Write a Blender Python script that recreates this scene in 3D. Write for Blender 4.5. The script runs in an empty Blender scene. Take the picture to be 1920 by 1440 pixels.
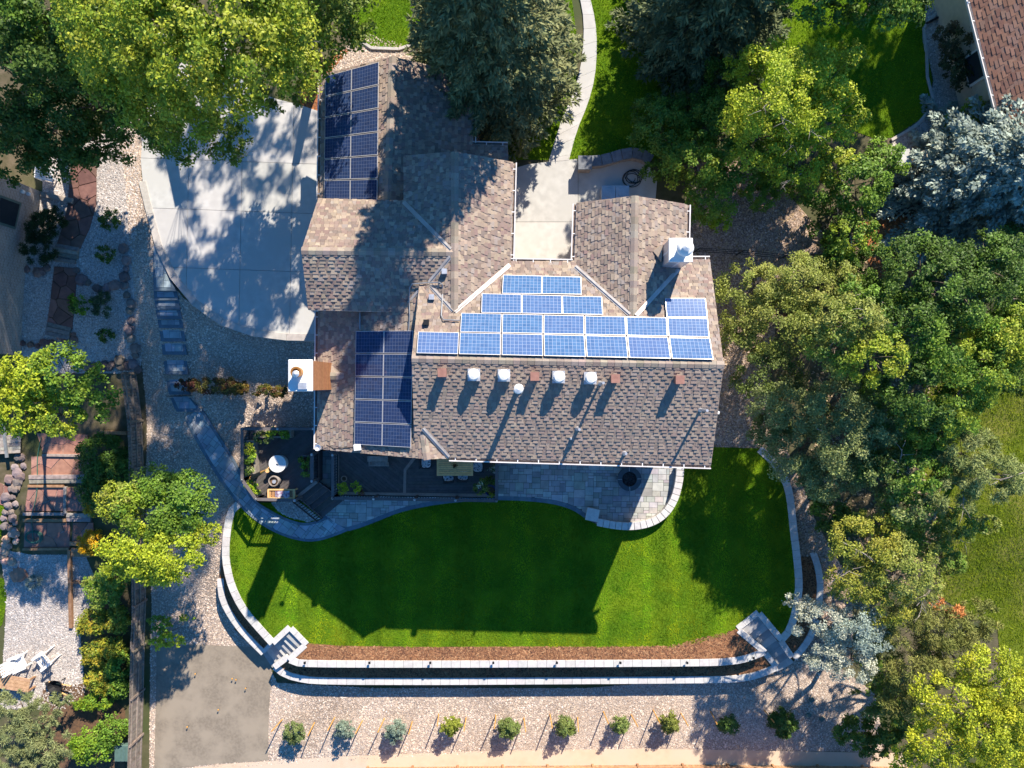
import bpy, math, random
import numpy as np
from mathutils import Vector

# ------------------------------------------------------------------ camera, sky, sun, exposure
HC = 33.0                     # camera height above the back lawn, metres
FP = 1280.0                   # focal length in photo pixels (24 mm equivalent)
scene = bpy.context.scene
COL = scene.collection
cam = bpy.data.cameras.new('camera'); cam.lens = 24.0; cam.sensor_width = 36.0; cam.clip_end = 2000
camo = bpy.data.objects.new('camera', cam); camo.location = (0, 0, HC); COL.objects.link(camo)
scene.camera = camo
SUN = Vector((0.58, 1.382, 1.0)).normalized()      # towards the sun
world = bpy.data.worlds.new('World'); scene.world = world; world.use_nodes = True
wn = world.node_tree.nodes; wl = world.node_tree.links
bg = wn['Background']; sky = wn.new('ShaderNodeTexSky'); sky.sky_type = 'NISHITA'; sky.sun_disc = False
sky.sun_elevation = math.asin(SUN.z); sky.sun_rotation = math.atan2(SUN.x, SUN.y)
sky.altitude = 1700; sky.air_density = 1.25; sky.dust_density = 0.05; sky.ozone_density = 6.0
bg.inputs[1].default_value = 0.108
hsv = wn.new('ShaderNodeHueSaturation'); hsv.inputs['Saturation'].default_value = 1.2
wl.new(sky.outputs[0], hsv.inputs['Color']); wl.new(hsv.outputs[0], bg.inputs[0])
sl = bpy.data.lights.new('sun', 'SUN'); sl.energy = 5.0; sl.angle = math.radians(0.5); sl.color = (1.0, 0.90, 0.76)
slo = bpy.data.objects.new('sun', sl); slo.location = (10, 25, 40)
slo.rotation_euler = (-SUN).to_track_quat('-Z', 'Y').to_euler(); COL.objects.link(slo)
vs = scene.view_settings; vs.view_transform = 'Standard'; vs.look = 'None'; vs.gamma = 1.0; vs.use_curve_mapping = False
vs.exposure = 1.0

# ------------------------------------------------------------------ coordinates
def P(px, py, z=0.0):
    k = (HC - z) / FP
    return ((px - 960) * k, (720 - py) * k, z)
BR = [(400, 1.9)]
for y0_, y1_, z0_, z1_ in ((6.5, -3.0, 1.9, 0.0), (-5.0, -12.0, 0.0, -1.2)):
    for k_ in range(9):
        t_ = k_ / 8; e_ = t_ * t_ * (3 - 2 * t_); BR.append((y0_ + (y1_ - y0_) * t_, z0_ + (z1_ - z0_) * e_))
BR.append((-400, -1.2))
def T(y):
    for (a, za), (b, zb) in zip(BR, BR[1:]):
        if y >= b:
            return za + (zb - za) * (a - y) / (a - b)
    return -1.2
def G(px, py, off=0.0):
    z = 0.5
    for _ in range(8):
        z = T(P(px, py, z)[1]) + off
    return P(px, py, z)
def GL(pts, off=0.0): return [G(x, y, off)[:2] for x, y in pts]
def PL(pts, z): return [P(x, y, z)[:2] for x, y in pts]
def cr(pts, n=6, closed=False):
    out = []; N = len(pts); rng = N if closed else N - 1
    for i in range(rng):
        if closed: p0, p1, p2, p3 = (pts[(i + j - 1) % N] for j in range(4))
        else: p0 = pts[max(i - 1, 0)]; p1 = pts[i]; p2 = pts[i + 1]; p3 = pts[min(i + 2, N - 1)]
        for s in range(n):
            t = s / n
            out.append(tuple(0.5 * ((2 * b) + (c - a) * t + (2 * a - 5 * b + 4 * c - d) * t * t + (3 * b - a - 3 * c + d) * t ** 3)
                             for a, b, c, d in zip(p0, p1, p2, p3)))
    if not closed: out.append(tuple(pts[-1]))
    return out
def area2(p): return 0.5 * sum(a[0] * b[1] - b[0] * a[1] for a, b in zip(p, p[1:] + p[:1]))
def ccw(p): p = list(p); return p if area2(p) > 0 else p[::-1]
def half(poly, nx, ny, d):                      # keep nx*x+ny*y <= d
    out = []
    for i in range(len(poly)):
        a = poly[i]; b = poly[(i + 1) % len(poly)]
        da = nx * a[0] + ny * a[1] - d; db = nx * b[0] + ny * b[1] - d
        if da <= 0: out.append(a)
        if (da < 0 < db) or (db < 0 < da):
            t = da / (da - db); out.append((a[0] + (b[0] - a[0]) * t, a[1] + (b[1] - a[1]) * t))
    return out
def clip_convex(poly, conv):
    conv = ccw(conv)
    for i in range(len(conv)):
        a = conv[i]; b = conv[(i + 1) % len(conv)]
        nx, ny = b[1] - a[1], -(b[0] - a[0])
        poly = half(poly, nx, ny, nx * a[0] + ny * a[1])
        if len(poly) < 3: return []
    return poly
def inpoly(xy, poly):
    x = xy[:, 0]; y = xy[:, 1]; ins = np.zeros(len(x), bool); n = len(poly)
    for i in range(n):
        x1, y1 = poly[i]; x2, y2 = poly[(i + 1) % n]
        if y1 == y2: continue
        c = ((y1 > y) != (y2 > y)) & (x < (x2 - x1) * (y - y1) / (y2 - y1) + x1)
        ins ^= c
    return ins
def Tn(y): return np.interp(y, [b[0] for b in BR[::-1]], [b[1] for b in BR[::-1]])
def sample(poly, dens, rng):
    a = np.array(poly); lo = a.min(0); hi = a.max(0)
    n = int((hi[0] - lo[0]) * (hi[1] - lo[1]) * dens)
    xy = lo + rng.random((n, 2)) * (hi - lo)
    return xy[inpoly(xy, poly)]

# ------------------------------------------------------------------ objects
LOC = {}
def thing(name, label, cat, loc=(0, 0, 0), group=None):
    o = bpy.data.objects.new(name, None); COL.objects.link(o); o.location = loc; o.empty_display_size = 0.2
    o['label'] = label; o['category'] = cat
    if group: o['group'] = group
    LOC[o.name] = np.array(loc, float)
    return o
def link(name, me, mat, parent=None, kind=None, label=None, cat=None, group=None):
    o = bpy.data.objects.new(name, me); COL.objects.link(o)
    if mat is not None and not me.materials: me.materials.append(mat)
    if parent is not None:
        o.parent = parent; LOC[o.name] = LOC.get(parent.name, np.zeros(3))
    if kind: o['kind'] = kind
    if label: o['label'] = label
    if cat: o['category'] = cat
    if group: o['group'] = group
    return o
def np_mesh(name, V, F, tint=None, parent=None, smooth=False):
    V = np.asarray(V, np.float64)
    if parent is not None: V = V - LOC.get(parent.name, np.zeros(3))
    me = bpy.data.meshes.new(name); k = F.shape[1]
    me.vertices.add(len(V)); me.vertices.foreach_set('co', V.astype(np.float32).ravel())
    me.loops.add(F.size); me.loops.foreach_set('vertex_index', F.astype(np.int32).ravel())
    me.polygons.add(len(F)); me.polygons.foreach_set('loop_start', np.arange(0, F.size, k, dtype=np.int32))
    me.polygons.foreach_set('loop_total', np.full(len(F), k, np.int32))
    if smooth: me.polygons.foreach_set('use_smooth', np.ones(len(F), bool))
    if tint is not None: set_tint(me, tint)
    me.update(calc_edges=True)
    return me
def set_tint(me, tint):
    a = me.attributes.new('tint', 'FLOAT_COLOR', 'POINT')
    t = np.ones((len(me.vertices), 4), np.float32); t[:, :3] = tint
    a.data.foreach_set('color', t.ravel())
class MB:
    def __init__(s): s.v = []; s.f = []; s.t = []; s.uv = None
    def add(s, vs, fs, tint=(1, 1, 1)):
        o = len(s.v); s.v += [tuple(v) for v in vs]; s.f += [tuple(i + o for i in f) for f in fs]; s.t += [tint] * len(vs)
        return s
    def prism(s, poly, z0, z1, tint=(1, 1, 1), bottom=True):
        poly = ccw(poly); n = len(poly)
        f0 = z0 if callable(z0) else (lambda x, y: z0); f1 = z1 if callable(z1) else (lambda x, y: z1)
        vs = [(x, y, f0(x, y)) for x, y in poly] + [(x, y, f1(x, y)) for x, y in poly]
        fs = [tuple(range(n, 2 * n))] + [(i, (i + 1) % n, n + (i + 1) % n, n + i) for i in range(n)]
        if bottom: fs.append(tuple(range(n - 1, -1, -1)))
        return s.add(vs, fs, tint)
    def box(s, c, d, rz=0.0, tint=(1, 1, 1)):
        cx, cy, cz = c; hx, hy = d[0] / 2, d[1] / 2; ca, sa = math.cos(rz), math.sin(rz)
        poly = [(cx + x * ca - y * sa, cy + x * sa + y * ca) for x, y in ((-hx, -hy), (hx, -hy), (hx, hy), (-hx, hy))]
        return s.prism(poly, cz - d[2] / 2, cz + d[2] / 2, tint)
    def beam(s, a, b, w, h, tint=(1, 1, 1), up=(0, 0, 1)):
        a = Vector(a); b = Vector(b); d = (b - a).normalized(); u = Vector(up)
        if abs(d.dot(u)) > 0.98: u = Vector((1, 0, 0))
        x = d.cross(u).normalized() * w / 2; y = x.cross(d).normalized() * h / 2
        vs = [p + sx * x + sy * y for p in (a, b) for sx, sy in ((-1, -1), (1, -1), (1, 1), (-1, 1))]
        return s.add(vs, [(3, 2, 1, 0), (4, 5, 6, 7), (0, 1, 5, 4), (1, 2, 6, 5), (2, 3, 7, 6), (3, 0, 4, 7)], tint)
    def tube(s, pts, r, n=6, tint=(1, 1, 1)):
        pts = [Vector(p) for p in pts]; rs = r if isinstance(r, (list, tuple)) else [r] * len(pts)
        vs = []; fs = []
        for i, p in enumerate(pts):
            d = (pts[min(i + 1, len(pts) - 1)] - pts[max(i - 1, 0)]).normalized()
            u = Vector((0, 0, 1)) if abs(d.z) < 0.9 else Vector((1, 0, 0))
            x = d.cross(u).normalized(); y = x.cross(d)
            for k in range(n):
                a = 2 * math.pi * k / n; vs.append(p + (x * math.cos(a) + y * math.sin(a)) * rs[i])
        for i in range(len(pts) - 1):
            for k in range(n):
                fs.append((i * n + k, i * n + (k + 1) % n, (i + 1) * n + (k + 1) % n, (i + 1) * n + k))
        fs.append(tuple(range(n - 1, -1, -1))); fs.append(tuple(range((len(pts) - 1) * n, len(pts) * n)))
        return s.add(vs, fs, tint)
    def lathe(s, c, prof, n=20, tint=(1, 1, 1), tilt=None):
        vs = []; fs = []
        for r, z in prof:
            for k in range(n):
                a = 2 * math.pi * k / n; vs.append((c[0] + r * math.cos(a), c[1] + r * math.sin(a), c[2] + z))
        for i in range(len(prof) - 1):
            for k in range(n): fs.append((i * n + k, i * n + (k + 1) % n, (i + 1) * n + (k + 1) % n, (i + 1) * n + k))
        fs.append(tuple(range(n - 1, -1, -1))); fs.append(tuple(range((len(prof) - 1) * n, len(prof) * n)))
        return s.add(vs, fs, tint)
    def rock(s, c, r, rng, tint=(1, 1, 1), flat=0.6):
        vs = []; fs = []; n = 7
        for lv, (rr, zz) in enumerate(((0.8, -0.5), (1.0, 0.1), (0.7, 0.75))):
            for k in range(n):
                a = 2 * math.pi * (k + 0.5 * lv) / n; q = rr * r * rng.uniform(0.78, 1.15)
                vs.append((c[0] + q * math.cos(a), c[1] + q * math.sin(a), c[2] + zz * r * flat * rng.uniform(0.8, 1.15)))
        vs.append((c[0], c[1], c[2] + r * flat * 0.95))
        for l in range(2):
            for k in range(n):
                fs.append((l * n + k, l * n + (k + 1) % n, (l + 1) * n + (k + 1) % n)); fs.append((l * n + k, (l + 1) * n + (k + 1) % n, (l + 1) * n + k))
        for k in range(n): fs.append((2 * n + k, 2 * n + (k + 1) % n, 3 * n))
        return s.add(vs, fs, tint)
    def mesh(s, name, parent=None, smooth=False):
        L = LOC.get(parent.name, np.zeros(3)) if parent is not None else np.zeros(3)
        me = bpy.data.meshes.new(name)
        me.from_pydata([(v[0] - L[0], v[1] - L[1], v[2] - L[2]) for v in s.v], [], s.f)
        if smooth: me.polygons.foreach_set('use_smooth', [True] * len(me.polygons))
        set_tint(me, np.array(s.t, np.float32)); me.update()
        return me
    def build(s, name, mat, parent=None, smooth=False, bevel=0, **kw):
        o = link(name, s.mesh(name, parent, smooth), mat, parent, **kw)
        if bevel:
            m = o.modifiers.new('bevel', 'BEVEL'); m.width = bevel; m.segments = 1; m.limit_method = 'ANGLE'
        return o

# ------------------------------------------------------------------ materials
def mat(name, c1, c2=None, scale=6.0, rough=0.85, bump=0.0, bscale=None, tint=False, metal=0.0, detail=6.0, spec=0.3, c3=None, big=0.6, trans=0.0, lo=0.35, hi=0.65):
    m = bpy.data.materials.new(name); m.use_nodes = True; nt = m.node_tree; N = nt.nodes; L = nt.links
    b = N['Principled BSDF']; b.inputs['Roughness'].default_value = rough; b.inputs['Metallic'].default_value = metal
    b.inputs['Specular IOR Level'].default_value = spec
    tc = N.new('ShaderNodeTexCoord'); col = None
    geo = N.new('ShaderNodeNewGeometry')
    def noise(sc, d=6.0):
        n = N.new('ShaderNodeTexNoise'); n.inputs['Scale'].default_value = sc; n.inputs['Detail'].default_value = d
        L.new(geo.outputs['Position'], n.inputs['Vector']); return n
    def ramp(src, a, bb, l=0.35, h=0.65):
        r = N.new('ShaderNodeValToRGB'); r.color_ramp.elements[0].position = l; r.color_ramp.elements[1].position = h
        r.color_ramp.elements[0].color = (*a, 1); r.color_ramp.elements[1].color = (*bb, 1); L.new(src, r.inputs[0]); return r.outputs[0]
    if c2 is None: c2 = tuple(x * 0.85 for x in c1)
    n1 = noise(scale, detail); col = ramp(n1.outputs[0], c2, c1, lo, hi)
    if c3 is not None:
        n2 = noise(big, 3.0); mx = N.new('ShaderNodeMix'); mx.data_type = 'RGBA'
        r2 = ramp(n2.outputs[0], (0, 0, 0), (1, 1, 1), 0.42, 0.62)
        L.new(r2, mx.inputs[0]); L.new(col, mx.inputs[6]); mx.inputs[7].default_value = (*c3, 1); col = mx.outputs[2]
    if tint:
        at = N.new('ShaderNodeAttribute'); at.attribute_name = 'tint'
        mx = N.new('ShaderNodeMix'); mx.data_type = 'RGBA'; mx.blend_type = 'MULTIPLY'; mx.inputs[0].default_value = 1.0
        L.new(col, mx.inputs[6]); L.new(at.outputs['Color'], mx.inputs[7]); col = mx.outputs[2]
    L.new(col, b.inputs['Base Color'])
    if bump:
        n3 = noise(bscale or scale * 3, 4.0); bp = N.new('ShaderNodeBump'); bp.inputs['Strength'].default_value = bump
        bp.inputs['Distance'].default_value = 0.02; L.new(n3.outputs[0], bp.inputs['Height']); L.new(bp.outputs[0], b.inputs['Normal'])
    if trans:
        tr = N.new('ShaderNodeBsdfTranslucent'); L.new(col, tr.inputs[0]); ms = N.new('ShaderNodeMixShader'); ms.inputs[0].default_value = trans
        L.new(b.outputs[0], ms.inputs[1]); L.new(tr.outputs[0], ms.inputs[2]); L.new(ms.outputs[0], N['Material Output'].inputs[0])
    return m
def voronoi_mat(name, cols, scale, rough=0.9, bump=0.6, big=None):
    m = bpy.data.materials.new(name); m.use_nodes = True; nt = m.node_tree; N = nt.nodes; L = nt.links
    b = N['Principled BSDF']; b.inputs['Roughness'].default_value = rough; b.inputs['Specular IOR Level'].default_value = 0.2
    geo = N.new('ShaderNodeNewGeometry'); v = N.new('ShaderNodeTexVoronoi'); v.inputs['Scale'].default_value = scale
    L.new(geo.outputs['Position'], v.inputs['Vector'])
    sp = N.new('ShaderNodeSeparateColor'); L.new(v.outputs['Color'], sp.inputs[0])
    r = N.new('ShaderNodeValToRGB'); r.color_ramp.interpolation = 'CONSTANT'
    while len(r.color_ramp.elements) < len(cols): r.color_ramp.elements.new(0.5)
    for i, c in enumerate(cols):
        r.color_ramp.elements[i].position = i / len(cols); r.color_ramp.elements[i].color = (*c, 1)
    L.new(sp.outputs[0], r.inputs[0]); col = r.outputs[0]
    if big:
        n2 = N.new('ShaderNodeTexNoise'); n2.inputs['Scale'].default_value = 0.35; n2.inputs['Detail'].default_value = 4; L.new(geo.outputs['Position'], n2.inputs['Vector'])
        mx = N.new('ShaderNodeMix'); mx.data_type = 'RGBA'; mx.blend_type = 'MULTIPLY'
        r2 = N.new('ShaderNodeValToRGB'); r2.color_ramp.elements[0].position = 0.4; r2.color_ramp.elements[1].position = 0.65; L.new(n2.outputs[0], r2.inputs[0])
        L.new(r2.outputs[0], mx.inputs[0]); L.new(col, mx.inputs[6]); mx.inputs[7].default_value = (*big, 1); col = mx.outputs[2]
    L.new(col, b.inputs['Base Color'])
    inv = N.new('ShaderNodeMath'); inv.operation = 'SUBTRACT'; inv.inputs[0].default_value = 1.0; L.new(v.outputs['Distance'], inv.inputs[1])
    bp = N.new('ShaderNodeBump'); bp.inputs['Strength'].default_value = bump; bp.inputs['Distance'].default_value = 0.04
    L.new(inv.outputs[0], bp.inputs['Height']); L.new(bp.outputs[0], b.inputs['Normal'])
    return m
M = {}
PINK = [(.60, .47, .375), (.50, .385, .30), (.68, .56, .46), (.41, .325, .27), (.57, .44, .335), (.73, .63, .53), (.35, .295, .265), (.64, .49, .375)]
BRWN = [(.42, .30, .22), (.30, .21, .16), (.52, .40, .32), (.24, .18, .15), (.45, .34, .27), (.60, .47, .38)]
WHIT = [(.52, .475, .44), (.42, .38, .355), (.62, .575, .54), (.33, .30, .28), (.56, .49, .44), (.46, .39, .345)]
M['gravel'] = voronoi_mat('pink_gravel', [tuple(c * .8 for c in x) for x in PINK], 25, big=(.72, .70, .68))
M['gravel_brown'] = voronoi_mat('brown_gravel', [tuple(c * .8 for c in x) for x in BRWN], 22, big=(.8, .78, .76))
M['gravel_white'] = voronoi_mat('white_gravel', [tuple(c * .85 for c in x) for x in WHIT], 22)
M['stones'] = mat('loose_stone', (1, 1, 1), (.85, .85, .85), 30, tint=True, rough=.85)
M['ground'] = mat('earth', (.14, .11, .07), (.08, .07, .035), 3, c3=(.06, .075, .025), big=.3, bump=.5, bscale=20)
M['soil'] = mat('garden_soil', (.16, .09, .05), (.09, .055, .035), 9, bump=.7, bscale=30)
M['concrete'] = mat('concrete', (.56, .55, .525), (.46, .45, .43), 3.0, c3=(.49, .48, .455), big=.5, tint=True, bump=.08, bscale=60)
M['curb'] = mat('concrete_curb', (.50, .46, .42), (.40, .37, .34), 5, tint=True)
M['asphalt'] = mat('crushed_fines', (.265, .22, .167), (.205, .17, .13), 9, c3=(.30, .25, .19), big=.9, bump=.4, bscale=60, detail=12)
M['sand'] = mat('tan_concrete', (.60, .46, .33), (.54, .41, .29), 2.5, c3=(.57, .45, .34), bump=.15, bscale=40)
M['lawn'] = mat('turf', (.11, .20, .012), (.06, .13, .008), 14, c3=(.14, .22, .012), big=.8, bump=.8, bscale=60, rough=1.0, spec=.05)
M['lawn_dry'] = mat('dry_turf', (.15, .19, .022), (.095, .13, .014), 10, c3=(.21, .21, .045), big=.45, bump=.8, bscale=60, rough=1.0, spec=.05)
M['blade'] = mat('grass_blade', (.235, .385, .014), (.155, .29, .012), 2.0, tint=True, rough=.8, spec=.1, trans=.45)
M['mulch'] = mat('bark_mulch', (.34, .165, .075), (.17, .075, .038), 22, bump=.9, bscale=40)
M['chip'] = mat('bark_chip', (1, 1, 1), (.75, .75, .75), 20, tint=True)
M['shingle'] = mat('roof_shingle', (1, 1, 1), (.86, .86, .86), 35, tint=True, rough=.95, spec=.1, bump=.35, bscale=140)
M['roof_base'] = mat('roof_felt', (.10, .085, .075), rough=.95)
M['fascia'] = mat('white_fascia', (.68, .64, .60), (.60, .57, .53), 4)
M['gutter'] = mat('white_gutter', (.74, .70, .67), (.62, .58, .55), 3, rough=.45, spec=.5)
M['gutter_in'] = mat('gutter_brown', (.30, .23, .19), (.2, .15, .12), 9)
M['flash'] = mat('metal_flashing', (.58, .54, .50), (.44, .40, .37), 3, rough=.45, metal=.4)
M['siding'] = mat('tan_siding', (.52, .44, .35), (.47, .40, .32), 3)
M['brickwall'] = mat('pale_brick', (.40, .33, .28), (.27, .22, .19), 8)
M['white'] = mat('white_paint', (.80, .79, .77), (.74, .73, .71), 5, rough=.5, spec=.4)
M['galv'] = mat('galvanised_sheet', (.66, .67, .69), (.52, .53, .56), 6, rough=.42, metal=.55, spec=.5)
M['brownmetal'] = mat('brown_vent_metal', (.34, .175, .135), (.27, .135, .105), 6, rough=.5)
M['darkmetal'] = mat('black_metal', (.02, .02, .022), rough=.5)
M['steel'] = mat('grey_conduit', (.42, .43, .44), (.34, .35, .36), 5, rough=.4, metal=.6)
M['brick'] = mat('orange_brick', (.42, .19, .085), (.33, .145, .065), 10, tint=True)
M['copper'] = mat('copper_pipe', (.60, .27, .07), (.42, .18, .05), 8, rough=.4, metal=.5)
M['glass'] = mat('window_glass', (.03, .04, .05), rough=.08, spec=.8)
M['cap'] = mat('wall_cap_stone', (.60, .575, .55), (.50, .48, .46), 6, tint=True, bump=.2, bscale=40)
M['slate'] = mat('slate_cap_stone', (.20, .215, .235), (.14, .15, .17), 7, tint=True, bump=.25, bscale=40)
M['wallblock'] = mat('wall_block', (.42, .39, .36), (.32, .30, .28), 6, bump=.4)
M['tread'] = mat('stone_tread', (.52, .50, .47), (.43, .42, .40), 5, tint=True)
M['paver'] = mat('paver', (.44, .435, .425), (.34, .34, .335), 3.5, tint=True, bump=.25, bscale=50)
M['border'] = mat('border_paver', (.145, .195, .235), (.115, .155, .19), 6, tint=True)
M['joint'] = mat('paver_joint', (.15, .15, .15), (.11, .11, .11), 9)
M['deck'] = mat('composite_deck', (.115, .102, .098), (.085, .075, .072), 5, tint=True, rough=.7)
M['decktrim'] = mat('deck_trim', (.34, .27, .23), (.28, .22, .19), 6)
M['rail'] = mat('rail_composite', (.15, .13, .13), (.12, .105, .105), 5)
M['timber'] = mat('grey_timber', (.34, .29, .25), (.22, .185, .16), 7, tint=True, bump=.3)
M['cedar'] = mat('cedar_timber', (.42, .25, .14), (.30, .17, .09), 7, tint=True, bump=.3)
M['fence'] = mat('weathered_fence', (.27, .225, .19), (.17, .14, .115), 6, tint=True, bump=.3)
M['tan_wood'] = mat('tan_table_wood', (.80, .50, .22), (.66, .40, .17), 8, tint=True)
M['stake'] = mat('orange_stake', (.62, .32, .08), (.50, .25, .06), 9)
M['bark'] = mat('bark', (.20, .16, .125), (.11, .085, .065), 8, bump=.8)
M['twig'] = mat('bare_twig', (.36, .31, .27), (.27, .23, .20), 8)
M['flag'] = mat('flagstone', (.36, .19, .145), (.27, .14, .11), 4, tint=True, bump=.35)
M['rock'] = mat('boulder', (.36, .29, .25), (.25, .20, .18), 5, tint=True, bump=.6)
M['leaf'] = mat('leaf', (1, 1, 1), (.80, .80, .80), 1.3, tint=True, rough=.55, spec=.3, trans=.28)
M['needle'] = mat('needle', (1, 1, 1), (.8, .8, .8), 1.5, tint=True, rough=.75, spec=.15, trans=.12)
M['nshingle'] = mat('brown_shingle', (1, 1, 1), (.85, .85, .85), 30, tint=True, rough=.95, bump=.3, bscale=120)
M['hose'] = mat('green_hose', (.05, .16, .12), rough=.5)
M['hose_dark'] = mat('dark_hose', (.02, .028, .03), rough=.5)
M['terracotta'] = mat('clay_pot', (.42, .30, .24), rough=.8)
M['bluepot'] = mat('blue_glazed_pot', (.03, .05, .22), rough=.2, spec=.6)
M['cushion'] = mat('floral_cushion', (.66, .68, .70), (.10, .13, .17), 14, detail=2, lo=.40, hi=.48)
M['lava'] = mat('lava_rock', (.05, .05, .055), (.02, .02, .022), 20)
M['firepit'] = mat('fire_pit_stone', (.075, .095, .115), (.06, .075, .09), 6)
M['plastic_green'] = mat('green_plastic', (.10, .17, .15), rough=.5)
M['towel'] = mat('striped_towel', (.55, .55, .62), (.25, .12, .2), 9, detail=1)
M['dry'] = mat('stucco', (.62, .53, .42), (.55, .47, .37), 5)
# ------------------------------------------------------------------ ground and paving helpers
RNG = np.random.default_rng(7); RD = random.Random(11)
def vary(c, a, rng=RD): k = 1 + rng.uniform(-a, a); return tuple(max(0.0, x * k * (1 + rng.uniform(-a, a) * .25)) for x in c)
def bands(poly):
    ys = [b_[0] for b_ in BR]
    for a, b in zip(ys, ys[1:]):
        q = half(half(poly, 0, 1, a), 0, -1, -b)
        if len(q) > 2 and abs(area2(q)) > 1e-4: yield q
def sheet(name, poly, off, m, z=None, kind='structure', parent=None, **kw):
    b = MB()
    for q in (bands(poly) if z is None else [poly]):
        q = ccw(q); b.add([(x, y, (T(y) + off) if z is None else z) for x, y in q], [tuple(range(len(q)))])
    return b.build(name, m, parent, kind=None if parent else kind, **kw)
def slab(name, poly, z1, z0, m, kind='structure', parent=None, **kw):
    return MB().prism(poly, z0, z1).build(name, m, parent, kind=None if parent else kind, **kw)
def offs(path, d):
    out = []
    for i, p in enumerate(path):
        a = path[max(i - 1, 0)]; b = path[min(i + 1, len(path) - 1)]
        dx, dy = b[0] - a[0], b[1] - a[1]; l = math.hypot(dx, dy) or 1
        out.append((p[0] - dy / l * d, p[1] + dx / l * d))
    return out
def resample(path, step):
    d = [0]
    for a, b in zip(path, path[1:]): d.append(d[-1] + math.dist(a, b))
    n = max(1, round(d[-1] / step)); t = np.linspace(0, d[-1], n + 1)
    return list(zip(np.interp(t, d, [p[0] for p in path]), np.interp(t, d, [p[1] for p in path])))
def strip(mb, path, w, z0, z1, tint=(1, 1, 1)):
    l = offs(path, w / 2); r = offs(path, -w / 2)
    for i in range(len(path) - 1): mb.prism([r[i], r[i + 1], l[i + 1], l[i]], z0, z1, tint)
def wall_along(name, label, path, zt, width, cap, zb, capm, bodym=None, over=.03, th=.07, cat='wall', gap=.005, group=None, tv=.07):
    w = thing(name, label, cat, (*path[len(path) // 2], zb), group)
    b = MB(); fine = resample(path, .5); strip(b, fine, width - .04, zb, zt - th - .002); b.build('wall_body', bodym or M['wallblock'], w)
    pts = resample(path, cap); l = offs(pts, width / 2 + over); r = offs(pts, -width / 2 - over)
    for i in range(len(pts) - 1):
        a, c, d, e = r[i], r[i + 1], l[i + 1], l[i]
        g = gap / max(.05, math.dist(pts[i], pts[i + 1]))
        mixp = lambda p, q, t: (p[0] + (q[0] - p[0]) * t, p[1] + (q[1] - p[1]) * t)
        MB().prism([mixp(a, c, g), mixp(a, c, 1 - g), mixp(e, d, 1 - g), mixp(e, d, g)], zt - th, zt + RD.uniform(-.003, .003), vary((1, 1, 1), tv)).build('cap_stone', capm, w, bevel=.006)
    return w
def ashlar(lo, hi, m, sizes, rng):
    nx = int((hi[0] - lo[0]) / m) + 1; ny = int((hi[1] - lo[1]) / m) + 1
    occ = np.zeros((nx, ny), bool); out = []
    for i in range(nx):
        for j in range(ny):
            if occ[i, j]: continue
            s = sizes[:]; rng.shuffle(s)
            for w, h in s + [(1, 1)]:
                if i + w <= nx + 2 and j + h <= ny + 2 and not occ[i:i + w, j:j + h].any():
                    occ[i:i + w, j:j + h] = True; out.append((lo[0] + i * m, lo[1] + j * m, w * m, h * m)); break
    return out
def pave(root, poly, zf, m, size, sizes, base, limit=300, rot=0.0, amp=.2, h=.022, gap=.008, name='paver'):
    ca, sa = math.cos(rot), math.sin(rot); R = lambda p: (p[0] * ca + p[1] * sa, -p[0] * sa + p[1] * ca); Ri = lambda p: (p[0] * ca - p[1] * sa, p[0] * sa + p[1] * ca)
    q = [R(p) for p in poly]; a = np.array(q); pieces = []
    for x, y, w, hh in ashlar(a.min(0), a.max(0), size, sizes, RD):
        c = clip_convex(q, [(x + gap, y + gap), (x + w - gap, y + gap), (x + w - gap, y + hh - gap), (x + gap, y + hh - gap)])
        if len(c) > 2 and abs(area2(c)) > .004: pieces.append((abs(area2(c)), [Ri(p) for p in c]))
    pieces.sort(key=lambda t: -t[0]); rest = MB(); nrest = 0
    for i, (ar, c) in enumerate(pieces):
        tn = vary(base, amp); dz = RD.uniform(0, .005)
        f1 = lambda x, y: zf(x, y) + h + dz
        if i < limit: MB().prism(c, zf, f1, tn, bottom=False).build(name, m, root)
        else: rest.prism(c, zf, f1, tn, bottom=False); nrest += 1
    if nrest: o = rest.build(name + '_field', m, root); o['kind'] = 'stuff'
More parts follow.
